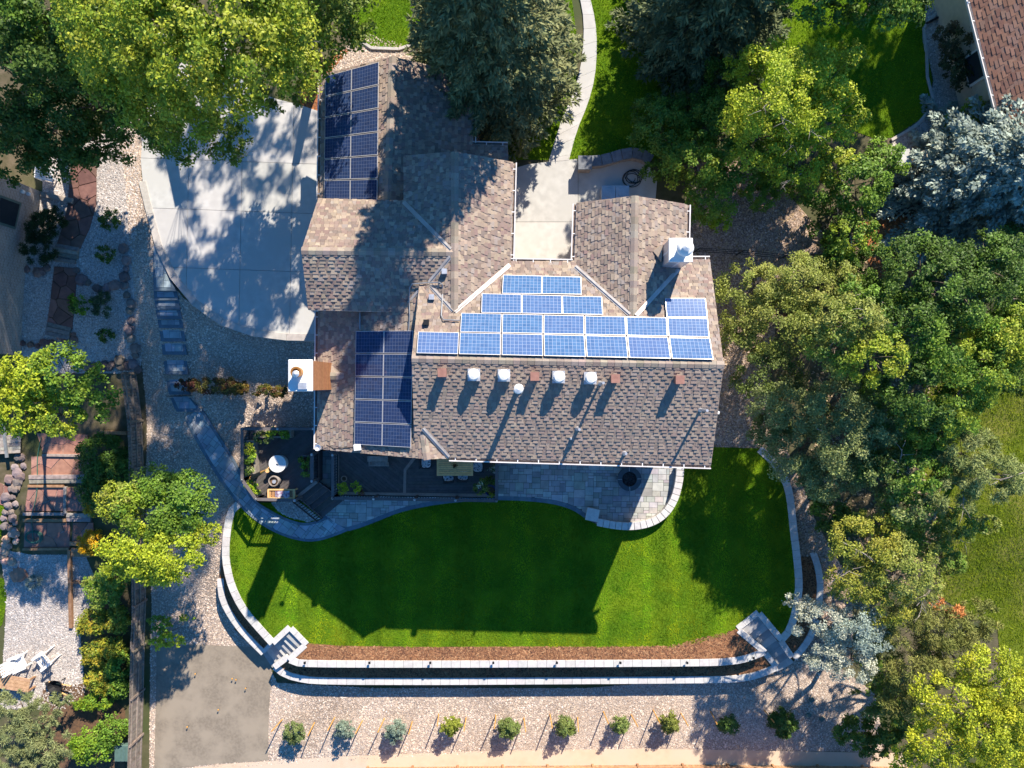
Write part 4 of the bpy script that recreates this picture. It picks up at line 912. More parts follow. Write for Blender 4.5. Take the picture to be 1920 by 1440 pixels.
def chair(px, py, rz, label):
    x, y, _ = P(px, py, ZK + .48); ca, sa = math.cos(rz), math.sin(rz); R = lambda a, b: (x + a * ca - b * sa, y + a * sa + b * ca)
    t = thing('dining_chair', label, 'chair', (x, y, ZK), 'chairs around the dining table')
    MB().box((x, y, ZK + .42), (.48, .46, .04), rz).build('seat', M['darkmetal'], t)
    sq = []
    for k in range(16):
        a = 2 * math.pi * k / 16; c, s = math.cos(a), math.sin(a); e = .55; sq.append(R(.24 * math.copysign(abs(c) ** e, c), .22 * math.copysign(abs(s) ** e, s)))
    MB().prism(sq, ZK + .44, ZK + .51).build('cushion', M['cushion'], t, bevel=.02)
    MB().beam((*R(-.24, -.26), ZK + .72), (*R(.24, -.26), ZK + .72), .04, .42).build('backrest', M['darkmetal'], t)
    for a in (-.22, .22):
        for b in (-.2, .2): MB().beam((*R(a, b), ZK), (*R(a, b), ZK + .42), .035, .035).build('leg', M['darkmetal'], t)
        MB().beam((*R(a * 1.15, -.2), ZK + .62), (*R(a * 1.15, .18), ZK + .62), .04, .03).build('armrest', M['darkmetal'], t)
chair(799, 867, math.pi / 2 * 1.0 + math.pi, 'chair with floral cushion at the left end of the dining table')
chair(896, 875, math.pi / 2, 'chair with floral cushion at the right end of the dining table')
chair(841, 893, 0.1, 'chair with floral cushion below the table, nearer the left')
chair(868, 891, -.05, 'chair pushed well under the table, only its cushion edge showing')
def lathe_thing(name, label, cat, px, py, z, prof, m, extra=None):
    x, y, _ = P(px, py, z + prof[-1][1] * .7); t = thing(name, label, cat, (x, y, z)); MB().lathe((x, y, z), prof, 22).build('body', M[m], t, smooth=False)
    return t, x, y
t, x, y = lathe_thing('round_table', 'round white lidded drum table on the planter deck', 'table', 522, 869, ZK, [(.34, 0), (.36, .25), (.36, .48), (.39, .50), (.40, .54), (.02, .56)], 'white')
MB().beam((x - .05, y, ZK + .575), (x + .05, y - .04, ZK + .575), .02, .03).build('lid_handle', M['darkmetal'], t)
t, x, y = lathe_thing('barrel', 'open dark barrel planter standing on the planter deck', 'barrel', 516, 901, ZK, [(.20, 0), (.25, .2), (.26, .35), (.24, .5), (.20, .5), (.20, .38)], 'timber'); MB().lathe((x, y, ZK + .3), [(.20, 0), (.19, .1)], 16).build('soil', M['soil'], t); MB().lathe((x + .03, y - .02, ZK + .36), [(.07, 0), (.09, .16), (.07, .16)], 14).build('inner_pot', M['galv'], t)
t, x, y = lathe_thing('stool', 'tiny round tan stool between the drum table and planter', 'stool', 503, 882, ZK, [(.06, 0), (.06, .35), (.10, .37), (.10, .42), (.03, .42)], 'tan_wood')
for ang in (0, 2.1, 4.2): MB().beam((x + .05 * math.cos(ang), y + .05 * math.sin(ang), ZK + .36), (x + .14 * math.cos(ang), y + .14 * math.sin(ang), ZK), .025, .025).build('leg', M['tan_wood'], t)
t, x, y = lathe_thing('flower_pot', 'small empty clay pot on the dining deck corner', 'pot', 646, 897, ZK, [(.09, 0), (.13, .22), (.14, .22), (.14, .26), (.11, .26), (.10, .18)], 'terracotta'); MB().lathe((x, y, ZK + .16), [(.105, 0), (.1, .03)], 14).build('soil', M['soil'], t)
pbx, pby, _ = P(920, 921, ZK + .4)
t, x, y = lathe_thing('flower_pot', 'large glossy blue pot in the deck corner by the railing', 'pot', 920, 919, ZK, [(.14, 0), (.24, .25), (.25, .42), (.22, .42), (.2, .34)], 'bluepot'); MB().lathe((x, y, ZK + .32), [(.21, 0), (.2, .03)], 16).build('soil', M['soil'], t)
# cart bench with towel
x0, y0, _ = P(502, 917, ZK + .55); x1, y1, _ = P(553, 935, ZK + .55); cx, cy, w, h = (x0 + x1) / 2, (y0 + y1) / 2, x1 - x0, y0 - y1
bc = thing('wooden_cart', 'narrow tan wooden cart by the deck stair', 'cart', (cx, cy, ZK))
for i in range(8): MB().box((cx - w / 2 + .1 + i * (w - .2) / 7, cy, ZK + .52), (.12, h - .1, .025), tint=vary((.55, .5, .5), .3)).build('slat', M['tan_wood'], bc)
for s in (-1, 1):
    MB().box((cx, cy + s * (h / 2 - .03), ZK + .54), (w, .06, .07)).build('side_rail', M['tan_wood'], bc); MB().box((cx + s * (w / 2 - .03), cy, ZK + .545), (.08, h - .12, .07)).build('end_rail', M['tan_wood'], bc)
    for q in (-1, 1): MB().box((cx + s * (w / 2 - .06), cy + q * (h / 2 - .06), ZK + .26), (.06, .06, .52)).build('leg', M['tan_wood'], bc)
tw = MB(); X0 = cx - .28
for i in range(6):
    a = X0 + i * .11; z0 = ZK + .56 + .03 * math.sin(i * 1.7); z1 = ZK + .56 + .03 * math.sin((i + 1) * 1.7); tw.add([(a, cy - .14 - .02 * i, z0), (a + .11, cy - .16 - .02 * (i % 3), z1), (a + .11, cy + .15, z1 + .03), (a, cy + .12 + .02 * (i % 2), z0 + .02), (a, cy - .14 - .02 * i, z0 - .015), (a + .11, cy - .16, z1 - .015), (a + .11, cy + .15, z1 + .015), (a, cy + .12, z0)], [(0, 1, 2, 3), (7, 6, 5, 4), (0, 4, 5, 1), (3, 2, 6, 7)])
tw.build('towel', M['towel'], label='crumpled blue and white towel lying on the wooden cart', cat='towel')
um = thing('parasol', 'folded dark parasol with orange tips leaning at the deck corner', 'parasol', P(470, 905, ZK))
a, b = Vector(P(456, 905, ZK + .1)), Vector(P(497, 882, ZK + 1.7)); d = b - a
MB().tube([a, b], .02, 6).build('pole', M['darkmetal'], um)
MB().tube([a + d * .3, a + d * .38, a + d * .6, a + d * .86, b], [.03, .09, .10, .06, .02], 8).build('folded_canopy', M['darkmetal'], um)
MB().tube([a + d * .84, a + d * .99], [.065, .03], 8).build('canopy_tip', M['stake'], um); MB().tube([a + d * .30, a + d * .40], [.05, .10], 8).build('canopy_hem', M['stake'], um)
# fire pit
fx, fy, _ = P(1180, 898, .35); fp = thing('fire_pit', 'round dark blue-grey fire pit filled with lava rock', 'fire pit', (fx, fy, .08))
MB().lathe((fx, fy, .06), [(.52, 0), (.54, .28), (.57, .30), (.57, .36), (.35, .36), (.34, .2)], 40).build('bowl', M['firepit'], fp)
for k in range(4):
    a = k * math.pi / 2 + .03; MB().beam((fx + .37 * math.cos(a), fy + .37 * math.sin(a), .423), (fx + .56 * math.cos(a), fy + .56 * math.sin(a), .423), .018, .008).build('seam', M['cap'], fp)
MB().lathe((fx, fy, .2), [(.34, 0), (.34, .1)], 24).build('burner_pan', M['lava'], fp)
for i in range(60):
    rr = .31 * math.sqrt(RD.random()); a = RD.uniform(0, 6.28); MB().rock((fx + rr * math.cos(a), fy + rr * math.sin(a), .33), RD.uniform(.035, .06), RD, vary((1, 1, 1), .6), .9).build('lava_rock', M['lava'], fp)
# wall lights
for i, px in enumerate((572, 693, 807, 925, 1044, 1163, 1288, 1412)):
    x, y, _ = P(px, 1242 if px < 1400 else 1233, .2); t = thing('wall_light', f'small bronze light on the long pale wall, {ORD[i]} from the left', 'light', (x, y, .07), 'lights on the long pale wall')
    MB().tube([(x, y, .06), (x, y, .24)], .012, 6).build('stem', M['darkmetal'], t); MB().box((x, y, .26), (.10, .10, .06)).build('lamp_head', M['darkmetal'], t)
# driveway gutter details: air conditioners, hose, utility boxes
for i, (px, lab) in enumerate(((1137, 'left'), (1163, 'right'))):
    x, y, _ = P(px + 3, 363, 2.5); t = thing('air_conditioner', f'pale grey box unit beside the gable wall, {lab} one of two', 'air conditioner', (x, y, 1.95), 'two units by the gable')
    MB().box((x, y, 2.28), (.58, .62, .66)).build('cabinet', M['galv'], t, bevel=.02); MB().box((x, y, 2.63), (.60, .64, .03)).build('lid', M['steel'], t); MB().lathe((x, y, 2.65), [(.2, 0), (.2, .02), (.03, .03)], 18).build('fan_grille', M['steel'], t)
hp = []
for i in range(150):
    a = i * .21; rr = .34 + .10 * math.sin(a * .37) + .05 * math.sin(a * 1.7); q = P(1183, 334, 1.97); hp.append((q[0] + .12 * math.sin(a * .13) + rr * math.cos(a), q[1] + rr * .85 * math.sin(a), 1.985 + .04 * (i % 7) / 7 + i * .0004))
MB().tube(hp, .016, 5).build('garden_hose', M['hose_dark'], label='dark garden hose tangled in loops on the entry court', cat='hose')
for i, (px, py, rz, lab) in enumerate(((1521, 1311, .5, 'grey-green lid lying nearest the silvery tree'), (1515, 1340, 0, 'pale green square valve box between two similar lids'), (1540, 1347, .8, 'grey-green lid lying nearest the dark bushes'))):
    x, y, _ = G(px, py); t = thing('valve_box', lab, 'valve box', (x, y, -1.2)); MB().box((x, y, -1.16), (.24, .16, .1), rz).build('box_body', M['plastic_green'], t); MB().box((x, y, -1.1), (.25, .17, .02), rz).build('lid', M['plastic_green'], t)
for i, (px, py) in enumerate(((438, 1270), (445, 1272), (463, 1288), (412, 1328), (369, 1261), (354, 1360))):
    x, y, z = G(px, py); t = thing('marker_flag', ['leftmost of the pair of close yellow markers on the pad', 'rightmost of the pair of close yellow markers on the pad', 'lone yellow marker right of the close pair', 'yellow marker lowest but one on the pad', 'yellow marker on the pad nearest the small yellow shrub', 'yellow marker lowest on the pad toward the fence'][i], 'marker', (x, y, z))
    MB().tube([(x, y, z), (x, y, z + .18)], .008, 5).build('stem', M['darkmetal'], t); MB().lathe((x, y, z + .15), [(.01, 0), (.04, .02), (.035, .05), (.01, .06)], 8, (1, 1, 1)).build('flag', M['stake'], t)

# ------------------------------------------------------------------ fences
def picket_fence(label, pts, h, pitch, m, side, tv=.18, toff=0.0, grp=None, rails=(.15, .6, 1.08), off=0.0):
    w = [G(x, y)[:2] for x, y in pts]; f = thing('wooden_fence', label, 'fence', (*w[len(w) // 2], T(w[len(w) // 2][1])))
    fine = resample(w, pitch); n = len(fine)
    for i in range(n - 1):
        (ax, ay), (bx, by) = fine[i], fine[i + 1]; z = T((ay + by) / 2); dx, dy = bx - ax, by - ay; l = math.hypot(dx, dy); nx, ny = -dy / l * side * .035, dx / l * side * .035
        MB().beam((ax + dx * .06 + nx, ay + dy * .06 + ny, z + h / 2 + .03), (ax + dx * .94 + nx, ay + dy * .94 + ny, z + h / 2 + .03), .018, h + RD.uniform(-.02, .02), vary((1, 1, 1), tv)).build('picket', m, f)
    seg = resample(w, 2.3)
    for a, b in zip(seg, seg[1:]):
        for rz in rails: MB().beam((*a, T(a[1]) + rz), (*b, T(b[1]) + rz), .045, .09, vary((1.1, 1.1, 1.1), .1)).build('rail', m, f)
        MB().box((*a, T(a[1]) + h / 2), (.10, .10, h), tint=vary((1, .95, .9), .2)).build('post', m, f)
    return f
picket_fence('weathered grey wooden fence between the gravel yard and neighbouring terraces', [(257, 700), (262, 740), (268, 790), (271, 900), (274, 1000), (275, 1100), (273, 1180), (271, 1290), (266, 1460)], 1.25, .15, M['fence'], -1)
picket_fence('tan picket fence along the bottom edge of the picture', [(690, 1437), (1000, 1434), (1300, 1432), (1700, 1436)], 1.7, .15, M['cedar'], -1, rails=(.3, 1.4))
wf = thing('wire_fence', 'thin wire fence on metal posts between the trees', 'fence', (*G(1560, 340)[:2], T(G(1560, 340)[1])))
pts = [(1690, 305), (1640, 325), (1600, 335), (1562, 345), (1566, 400), (1572, 460), (1578, 545), (1585, 600)]
w3 = [G(*p) for p in pts]
for a, b in zip(w3, w3[1:]):
    for hh in (.25, .55, .85, 1.15): MB().tube([(a[0], a[1], a[2] + hh), (b[0], b[1], b[2] + hh)], .012 if hh < 1 else .02, 5).build('wire', M['steel'], wf)
for a in w3: MB().tube([(a[0], a[1], a[2]), (a[0], a[1], a[2] + 1.25)], .03, 6).build('post', M['fence'], wf)
wf2 = thing('wire_fence', 'dark thin cable fence from the metal chimney corner into the trees', 'fence', (*G(1420, 485)[:2], T(G(1420, 485)[1])))
w3 = [G(*p) for p in [(1300, 474), (1380, 478), (1460, 486), (1570, 485)]]
for a, b in zip(w3, w3[1:]):
    for hh in (.3, .7, 1.05): MB().tube([(a[0], a[1], a[2] + hh), (b[0], b[1], b[2] + hh)], .015, 5).build('wire', M['darkmetal'], wf2)
for a in w3: MB().tube([(a[0], a[1], a[2]), (a[0], a[1], a[2] + 1.1)], .03, 6).build('post', M['darkmetal'], wf2)

# ------------------------------------------------------------------ neighbouring houses
def brick_mat():
    m = mat('neighbour_brick', (.36, .31, .275), (.29, .25, .22), 5, rough=.9); nt = m.node_tree; N = nt.nodes; L = nt.links; b = N['Principled BSDF']
    geo = N.new('ShaderNodeNewGeometry'); sp = N.new('ShaderNodeSeparateXYZ'); L.new(geo.outputs['Position'], sp.inputs[0]); cb = N.new('ShaderNodeCombineXYZ'); L.new(sp.outputs[1], cb.inputs[0]); L.new(sp.outputs[2], cb.inputs[1])
    br = N.new('ShaderNodeTexBrick'); br.inputs['Scale'].default_value = 1.0; br.inputs['Brick Width'].default_value = .24; br.inputs['Row Height'].default_value = .085; br.inputs['Mortar Size'].default_value = .010
    br.inputs['Color1'].default_value = (.40, .34, .30, 1); br.inputs['Color2'].default_value = (.28, .235, .205, 1); br.inputs['Mortar'].default_value = (.46, .43, .40, 1); L.new(cb.outputs[0], br.inputs['Vector']); L.new(br.outputs['Color'], b.inputs['Base Color'])
    bp = N.new('ShaderNodeBump'); bp.inputs['Strength'].default_value = .6; bp.inputs['Distance'].default_value = .01; L.new(br.outputs['Fac'], bp.inputs['Height']); bp.invert = True; L.new(bp.outputs[0], b.inputs['Normal'])
    return m
M['nbrick'] = brick_mat()
a, b = G(79, 360), G(41, 666); dx, dy = b[0] - a[0], b[1] - a[1]; l = math.hypot(dx, dy); ux, uy = dx / l, dy / l; nx, ny = uy, -ux
if nx > 0: nx, ny = -nx, -ny
nh = thing('brick_house', 'pale brick neighbouring house wall at the left picture edge', 'house', (a[0], a[1], 1.0))
MB().prism([(a[0], a[1]), (b[0], b[1]), (b[0] + nx * 9, b[1] + ny * 9), (a[0] + nx * 9, a[1] + ny * 9)], .5, 7.2).build('wall', M['nbrick'], nh)
ap = lambda s, d: (a[0] + ux * s + nx * d, a[1] + uy * s + ny * d)
rf = MB(); e = .3
rf.add([(*ap(-e, -.2), 7.1), (*ap(l + e, -.2), 7.1), (*ap(l + e, 4.5), 8.9), (*ap(-e, 4.5), 8.9), (*ap(l + e, 9.3), 7.1), (*ap(-e, 9.3), 7.1)], [(0, 1, 2, 3), (3, 2, 4, 5), (0, 3, 5), (1, 4, 2)], (.28, .2, .16)); rf.build('roof', M['nshingle'], nh)
for s, zz, w_ in ((1.4, 3.7, 1.2), (4.6, 5.2, 1.4)):
    c = ap(s, -.02); ang = math.atan2(uy, ux); wo = MB().box((*c, zz), (w_, .10, 1.3), ang).build('window', M['plastic_green'], nh); c2 = ap(s, -.05); MB().box((*c2, zz), (w_ - .2, .08, 1.1), ang).build('pane', M['glass'], wo)
for zz in (2.75, 3.1):
    c = ap(.32, -.05); MB().lathe((*c, zz), [(.08, -.06), (.09, 0), (.07, .06)], 10).build('wall_vent', M['white'], nh)
# tan house with brown roof, top right
e1, e2 = P(1790, -110, 4.7), P(1884, 259, 4.7); pT = Plane(e1, e2, P(1980, 110, 5.7))
th = thing('tan_house', 'neighbouring tan house with plain brown shingle roof at the top right', 'house', (*P(1880, 100, 2)[:2], 1.9))
roof_slope(th, pT, [(1790, -110), (1884, 259), (1990, 257), (1990, -110)], PALN, 0, expo=.15, wid=(.28, .34), smat='nshingle', raised=.25, t1=.012)
gutter(th, pT.at(1790, -110), pT.at(1884, 259), (-1, .2, 0))
d = (Vector(e2) - Vector(e1)).normalized(); inw = Vector((-d.y, d.x, 0)); inw = inw if inw.x > 0 else -inw
c1 = Vector(e1) + inw * .55; c2 = Vector(e2) + inw * .55 - d * .5
c3 = Vector((c2.x + 5, c2.y + 1.0, 0)); c4 = Vector((c1.x + 5, c1.y + 1, 0))
MB().prism([(c1.x, c1.y), (c2.x, c2.y), (c3.x, c3.y), (c4.x, c4.y)], 1.6, lambda x, y: pT.z(x, y) - .2).build('wall', M['dry'], th)
wc = c1.lerp(c2, .62) - inw * .02; wo = MB().box((wc.x, wc.y, 3.4), (1.3, .1, 1.1), math.atan2(d.y, d.x)).build('window', M['white'], th); wc2 = wc - inw * .04; MB().box((wc2.x, wc2.y, 3.4), (1.1, .08, .9), math.atan2(d.y, d.x)).build('pane', M['glass'], wo)
sw = thing('stucco_wall', 'short tan stucco garden wall beside the blue spruce', 'wall', (*P(1760, 275, 2.6)[:2], 1.9))
m = MB(); strip(m, PL([(1716, 296), (1790, 268)], 3.0), .25, 1.7, 2.9); m.build('wall_body', M['dry'], sw); m = MB(); strip(m, PL([(1714, 297), (1792, 267)], 3.0), .35, 2.905, 2.98); m.build('cap_stone', M['dry'], sw)
sp_ = thing('stucco_pillar', 'square pale capped pillar at the end of the wire fence', 'pillar', (*P(1692, 298, 3)[:2], 1.9))
x, y, _ = P(1692, 297, 3.2); MB().box((x, y, 2.5), (.52, .52, 1.4), .2).build('pillar_body', M['dry'], sp_); MB().box((x, y, 3.24), (.68, .68, .09), .2).build('cap_stone', M['concrete'], sp_, bevel=.01)
m = MB(); c = P(1772, 40, 2.2); m.beam((*P(1737, 44, 2)[:2], 1.99), (*P(1780, 22, 2)[:2], 2.0), .09, .08); m.build('drain_pipe', M['darkmetal'], label='black drain pipe crossing the gravel by the tan house', cat='pipe')

# ------------------------------------------------------------------ neighbouring terraces on the left
def voronoi_cells(poly, n, rng, gap=.035):
    pts = []; a = np.array(poly); lo, hi = a.min(0), a.max(0)
    cand = lo + rng.random((3000, 2)) * (hi - lo); cand = cand[inpoly(cand, poly)]
    while len(pts) < n and len(cand):
        if not pts: pts.append(cand[0]); continue
        dd = np.min([np.hypot(*(cand - p).T) for p in pts], 0); pts.append(cand[int(np.argmax(dd * rng.uniform(.75, 1, len(cand))))])
    out = []
    for i, p in enumerate(pts):
        c = list(map(tuple, poly))
        for j, q in enumerate(pts):
            if i == j: continue
            d = q - p; m = (p + q) / 2; l = math.hypot(*d)
            c = half(c, d[0] / l, d[1] / l, (m @ d) / l - gap / 2)
            if len(c) < 3: break
        if len(c) > 2: out.append(c)
    return out
def flag_path(label, pxpoly, n, seed, tone=(1, 1, 1), base='soil'):
    poly = GL(pxpoly); t = thing('flagstone_path', label, 'path', (*poly[0], T(poly[0][1]))); t['kind'] = 'structure'
    b = MB()
    for q in bands(poly): b.prism(q, lambda x, y: T(y) - .05, lambda x, y: T(y) + .018, bottom=False)
    b.build('path_bed', M[base], t)
    rng = np.random.default_rng(seed)
    for c in voronoi_cells(poly, n, rng): MB().prism(c, lambda x, y: T(y) + .012, lambda x, y: T(y) + .05, vary(tone, .25), bottom=False).build('flagstone', M['flag'], t)
flag_path('dark red flagstone path beside the brick house', [(135, 292), (182, 284), (181, 385), (168, 430), (151, 467), (107, 461), (120, 420), (128, 385)], 15, 3, (.55, .55, .58))
flag_path('lower dark red flagstone path between the timber steps', [(103, 500), (146, 503), (142, 560), (136, 618), (89, 610), (96, 560)], 11, 4, (.62, .6, .62))
for pxp, n, sd, lab in (([(70, 812), (165, 815), (166, 852), (82, 850)], 6, 5, 'top red flagstone terrace by the leafy tree'), ([(60, 856), (168, 856), (168, 892), (60, 892)], 7, 6, 'second red flagstone terrace with white pebbles in its joints'),
                        ([(54, 914), (122, 914), (122, 958), (48, 958)], 7, 7, 'third red flagstone terrace left of a timber'), ([(127, 914), (166, 914), (170, 958), (127, 958)], 4, 8, 'small red flagstone terrace beside the yellow flowers'),
                        ([(48, 980), (132, 980), (132, 1026), (46, 1026)], 7, 9, 'lowest red flagstone terrace with the coiled hose'), ([(138, 980), (176, 980), (176, 1014), (136, 1014)], 3, 10, 'small flagstone landing above the lowest timber steps'),
                        ([(0, 905), (22, 915), (12, 948), (-20, 940)], 3, 12, 'pale flagstones at the left picture edge')):
    flag_path('' + lab, pxp, n, sd, (1.05, 1, 1), 'gravel_white')
def timber(label, a, b, w=.2, h=.16, zoff=.06, m='timber', n=1, name='timber_edging'):
    t = thing(name, label, 'timber', G(*a))
    A, B = G(*a), G(*b); dx, dy = B[0] - A[0], B[1] - A[1]; l = math.hypot(dx, dy); px_, py_ = -dy / l, dx / l
    for i in range(n):
        o = (i - (n - 1) / 2) * (w + .012); MB().beam((A[0] + px_ * o, A[1] + py_ * o, A[2] + zoff + .03 * (i % 2)), (B[0] + px_ * o, B[1] + py_ * o, B[2] + zoff + .03 * (i % 2)), w, h, vary((1, 1, 1), .2)).build('beam', M[m], t, bevel=.008)
for lab, a, b, w, n, m in (('single grey timber by the corner of the brick house', (80, 365), (139, 378), .22, 1, 'timber'), ('grey timber step of three beams on the dark flagstone path', (106, 468), (149, 476), .17, 3, 'timber'), ('narrow grey timber step just below the three-beam step', (104, 487), (144, 492), .17, 1, 'timber'),
                           ('grey timber step of three beams at the lower path end', (90, 616), (134, 626), .19, 3, 'timber'), ('weathered timber below the top flagstone terrace', (82, 853), (165, 854), .13, 1, 'timber'), ('double weathered timber below the second terrace', (58, 898), (168, 897), .2, 2, 'timber'), ('reddish timber under the double weathered timber', (55, 911), (122, 911), .12, 1, 'cedar'),
                           ('upright short timber dividing the third terrace', (124.5, 912), (124.5, 962), .14, 1, 'timber'), ('grey timber along the bottom of the third terrace', (46, 963), (124, 963), .15, 1, 'timber'), ('double grey timber step beside the yellow flower bush', (128, 969), (173, 970), .2, 2, 'timber'), ('long reddish timber above the lowest terrace', (46, 975), (126, 975), .16, 1, 'cedar'),
                           ('reddish timber under the lowest flagstone terrace', (45, 1029), (132, 1028), .12, 1, 'cedar'), ('pale timber step directly under the small landing', (133, 1018), (165, 1019), .2, 1, 'cedar'), ('pale double timber step at the yellow flower bush foot', (137, 1034), (172, 1036), .2, 2, 'cedar'), ('long upright tan timber edging the white gravel', (132, 1030), (135, 1176), .16, 1, 'cedar'), ('short tan timber meeting the long upright edging', (137, 1090), (168, 1092), .12, 1, 'cedar'),
                           ('dark timber by the fence corner above the tall shrubs', (190, 810), (240, 812), .16, 1, 'cedar')):
    timber(lab, a, b, w, n=n, m=m)
def rock_row(label, pts, r, seed, step=None, tone=(1, 1, 1), jit=.12, rows=1):
    rr = random.Random(seed); w = resample(GL(pts), step or r * 1.7); t = thing('stone_border', label, 'stones', (*w[0], T(w[0][1])))
    for q in w:
        for k in range(rows):
            x, y = q[0] + rr.uniform(-jit, jit) + k * r * 1.5 - rows * r * .7, q[1] + rr.uniform(-jit, jit); MB().rock((x, y, T(y) + r * .25), r * rr.uniform(.65, 1.3), rr, vary(tone, .3, rr), .6).build('stone', M['rock'], t)
rock_row('border of dark rounded stones between white and pink gravel', [(243, 470), (245, 520), (248, 560), (253, 600), (258, 640), (262, 685)], .24, 1, tone=(.62, .6, .62))
rock_row('row of dark stones crossing the white gravel bed', [(148, 512), (165, 530), (190, 536), (215, 540), (240, 540)], .24, 2, tone=(.6, .55, .55))
rock_row('cluster of dark stones beside the upper timber step', [(60, 505), (80, 515), (98, 500), (92, 485)], .2, 3, tone=(.6, .5, .5))
rock_row('cluster of red stones by the lower timber step', [(50, 640), (75, 648), (95, 645), (140, 630), (150, 640)], .18, 4, tone=(.8, .5, .45))
rock_row('dark jumble of stones by the fence top', [(180, 690), (205, 685), (230, 680), (255, 690)], .24, 5, tone=(.45, .42, .42), rows=2)
rock_row('grey stone heap left of the flagstone terraces', [(45, 860), (42, 890), (30, 920), (24, 950), (20, 985)], .22, 6, tone=(.75, .75, .8), rows=2)
rock_row('sunlit tan stone heap at the left picture edge', [(32, 985), (30, 1010), (15, 1025), (5, 1045), (20, 1048)], .20, 7, tone=(1.5, 1.2, 1.0), rows=2, step=.22)
x, y, z = G(38, 1075); MB().rock((x, y, z), .5, RD, (1.3, .8, .6), .3).build('boulder', M['rock'], label='broad flat reddish boulder at the gravel edge', cat='boulder')
hz = []
for i in range(40): t = i / 39; hz.append((*G(80 - 17 * t - 3 * math.sin(t * 7), 820 + 150 * t)[:2], T(G(70, 820 + 150 * t)[1]) + .09))
for i in range(70): a = -1.6 + i * .36; rr = .42 - .002 * i; q = G(66, 1006); hz.append((q[0] + rr * math.cos(a) * 1.1, q[1] + rr * math.sin(a) * .8, q[2] + .09 + .0012 * i))
MB().tube(hz, .022, 5).build('garden_hose', M['hose'], label='teal garden hose running down the terraces to a coil', cat='hose')
# pale boards heap, lounger, chairs, planter, wheelbarrow, bin
ds_ = thing('board_pile', 'pile of grey-blue boards under the leafy tree at the left edge', 'boards', G(20, 835))
for i in range(7): a_, b_ = G(-10, 812 + i * 6), G(46, 806 + i * 6.5); MB().beam((a_[0], a_[1], a_[2] + .25 + .01 * i), (b_[0], b_[1], b_[2] + .22 + .012 * i), .15, .04, vary((1.2, 1.25, 1.3), .15)).build('board', M['timber'], ds_)
MB().beam(Vector(G(18, 790)) + Vector((0, 0, .45)), Vector(G(26, 856)) + Vector((0, 0, .45)), .14, .06, (.7, .9, 1.1)).build('board', M['timber'], ds_)
bn = thing('garden_bench', 'pale blue slatted bench in the shade by the brick house', 'bench', G(82, 330))
x, y, z = G(82, 325, .4)
for i in range(6): MB().box((x, y + .25 - i * .1, z + .02 * (i % 2)), (.85, .08, .03), -.25).build('slat', M['white'], bn)
for s in (-1, 1):
    for q in (-1, 1): MB().box((x + s * .35, y + q * .2, z - .2), (.05, .05, .4)).build('leg', M['white'], bn)
def adirondack(px, py, rz, label):
    x, y, z = G(px, py); ca, sa = math.cos(rz), math.sin(rz); R = lambda a, b, c: (x + a * ca - b * sa, y + a * sa + b * ca, z + c)
    t = thing('lawn_chair', label, 'chair', (x, y, z), 'white chairs on the gravel')
    for i in range(5): MB().beam(R(-.24 + i * .12, .12, .32), R((-.24 + i * .12) * 1.15, .55, .95), .09, .02).build('back_slat', M['white'], t)
    for i in range(4): MB().beam(R(-.28, .1 - i * .13, .30 + i * .025), R(.28, .1 - i * .13, .30 + i * .025), .10, .02).build('seat_slat', M['white'], t)
    for s in (-1, 1):
        MB().beam(R(s * .34, -.35, .55), R(s * .34, .35, .55), .13, .025).build('armrest', M['white'], t); MB().beam(R(s * .30, -.32, 0), R(s * .30, -.32, .54), .08, .04).build('front_leg', M['white'], t); MB().beam(R(s * .27, -.35, .36), R(s * .27, .6, .02), .04, .1).build('back_leg', M['white'], t)
adirondack(45, 1237, 2.0, 'white slatted lawn chair nearest the wooden crate'); adirondack(92, 1232, -.9, 'white slatted lawn chair tipped toward the hedge')
wb = thing('wooden_crate', 'long tan wooden bench box beside the white lawn chairs', 'box', G(38, 1266))
a_, b_ = G(6, 1258), G(70, 1268)
for i in range(4): MB().beam((a_[0] - .03 * i, a_[1] - .17 * i, a_[2] + .5), (b_[0] - .03 * i, b_[1] - .17 * i, b_[2] + .5), .16, .04, vary((1.25, 1.3, 1.4), .1)).build('plank', M['cedar'], wb)
for q in (a_, b_):
    for k in (0, .5): MB().box((q[0] + (.1 if q is a_ else -.1), q[1] - k, q[2] + .24), (.08, .08, .48)).build('leg', M['cedar'], wb)
wbx, wby, wbz = G(116, 1278); wbr = thing('wheelbarrow', 'black wheelbarrow with wooden handles on the gravel', 'wheelbarrow', (wbx, wby, wbz))
m = MB(); top = [(wbx + .42 * math.cos(a) * (1 if math.cos(a) > 0 else .8), wby + .32 * math.sin(a)) for a in np.linspace(0, 6.283, 13)[:-1]]; bot = [(wbx + (p[0] - wbx) * .6, wby + (p[1] - wby) * .6) for p in top]
m.add([(*p, wbz + .6) for p in top] + [(*p, wbz + .35) for p in bot] + [(wbx + (p[0] - wbx) * .93, wby + (p[1] - wby) * .93, wbz + .6) for p in top] + [(wbx + (p[0] - wbx) * .55, wby + (p[1] - wby) * .55, wbz + .37) for p in top], [(i, (i + 1) % 12, 24 + (i + 1) % 12, 24 + i) for i in range(12)] + [(12 + i, 12 + (i + 1) % 12, (i + 1) % 12, i) for i in range(12)] + [(24 + i, 24 + (i + 1) % 12, 36 + (i + 1) % 12, 36 + i) for i in range(12)] + [tuple(range(36, 48))]); m.build('tray', M['darkmetal'], wbr)
for s in (-1, 1): MB().beam((wbx - .45, wby + s * .12, wbz + .3), (wbx + .75, wby + s * .28 - .3, wbz + .45), .04, .04).build('handle', M['tan_wood'], wbr); MB().box((wbx + .2, wby + s * .2, wbz + .16), (.04, .04, .32)).build('leg', M['darkmetal'], wbr)
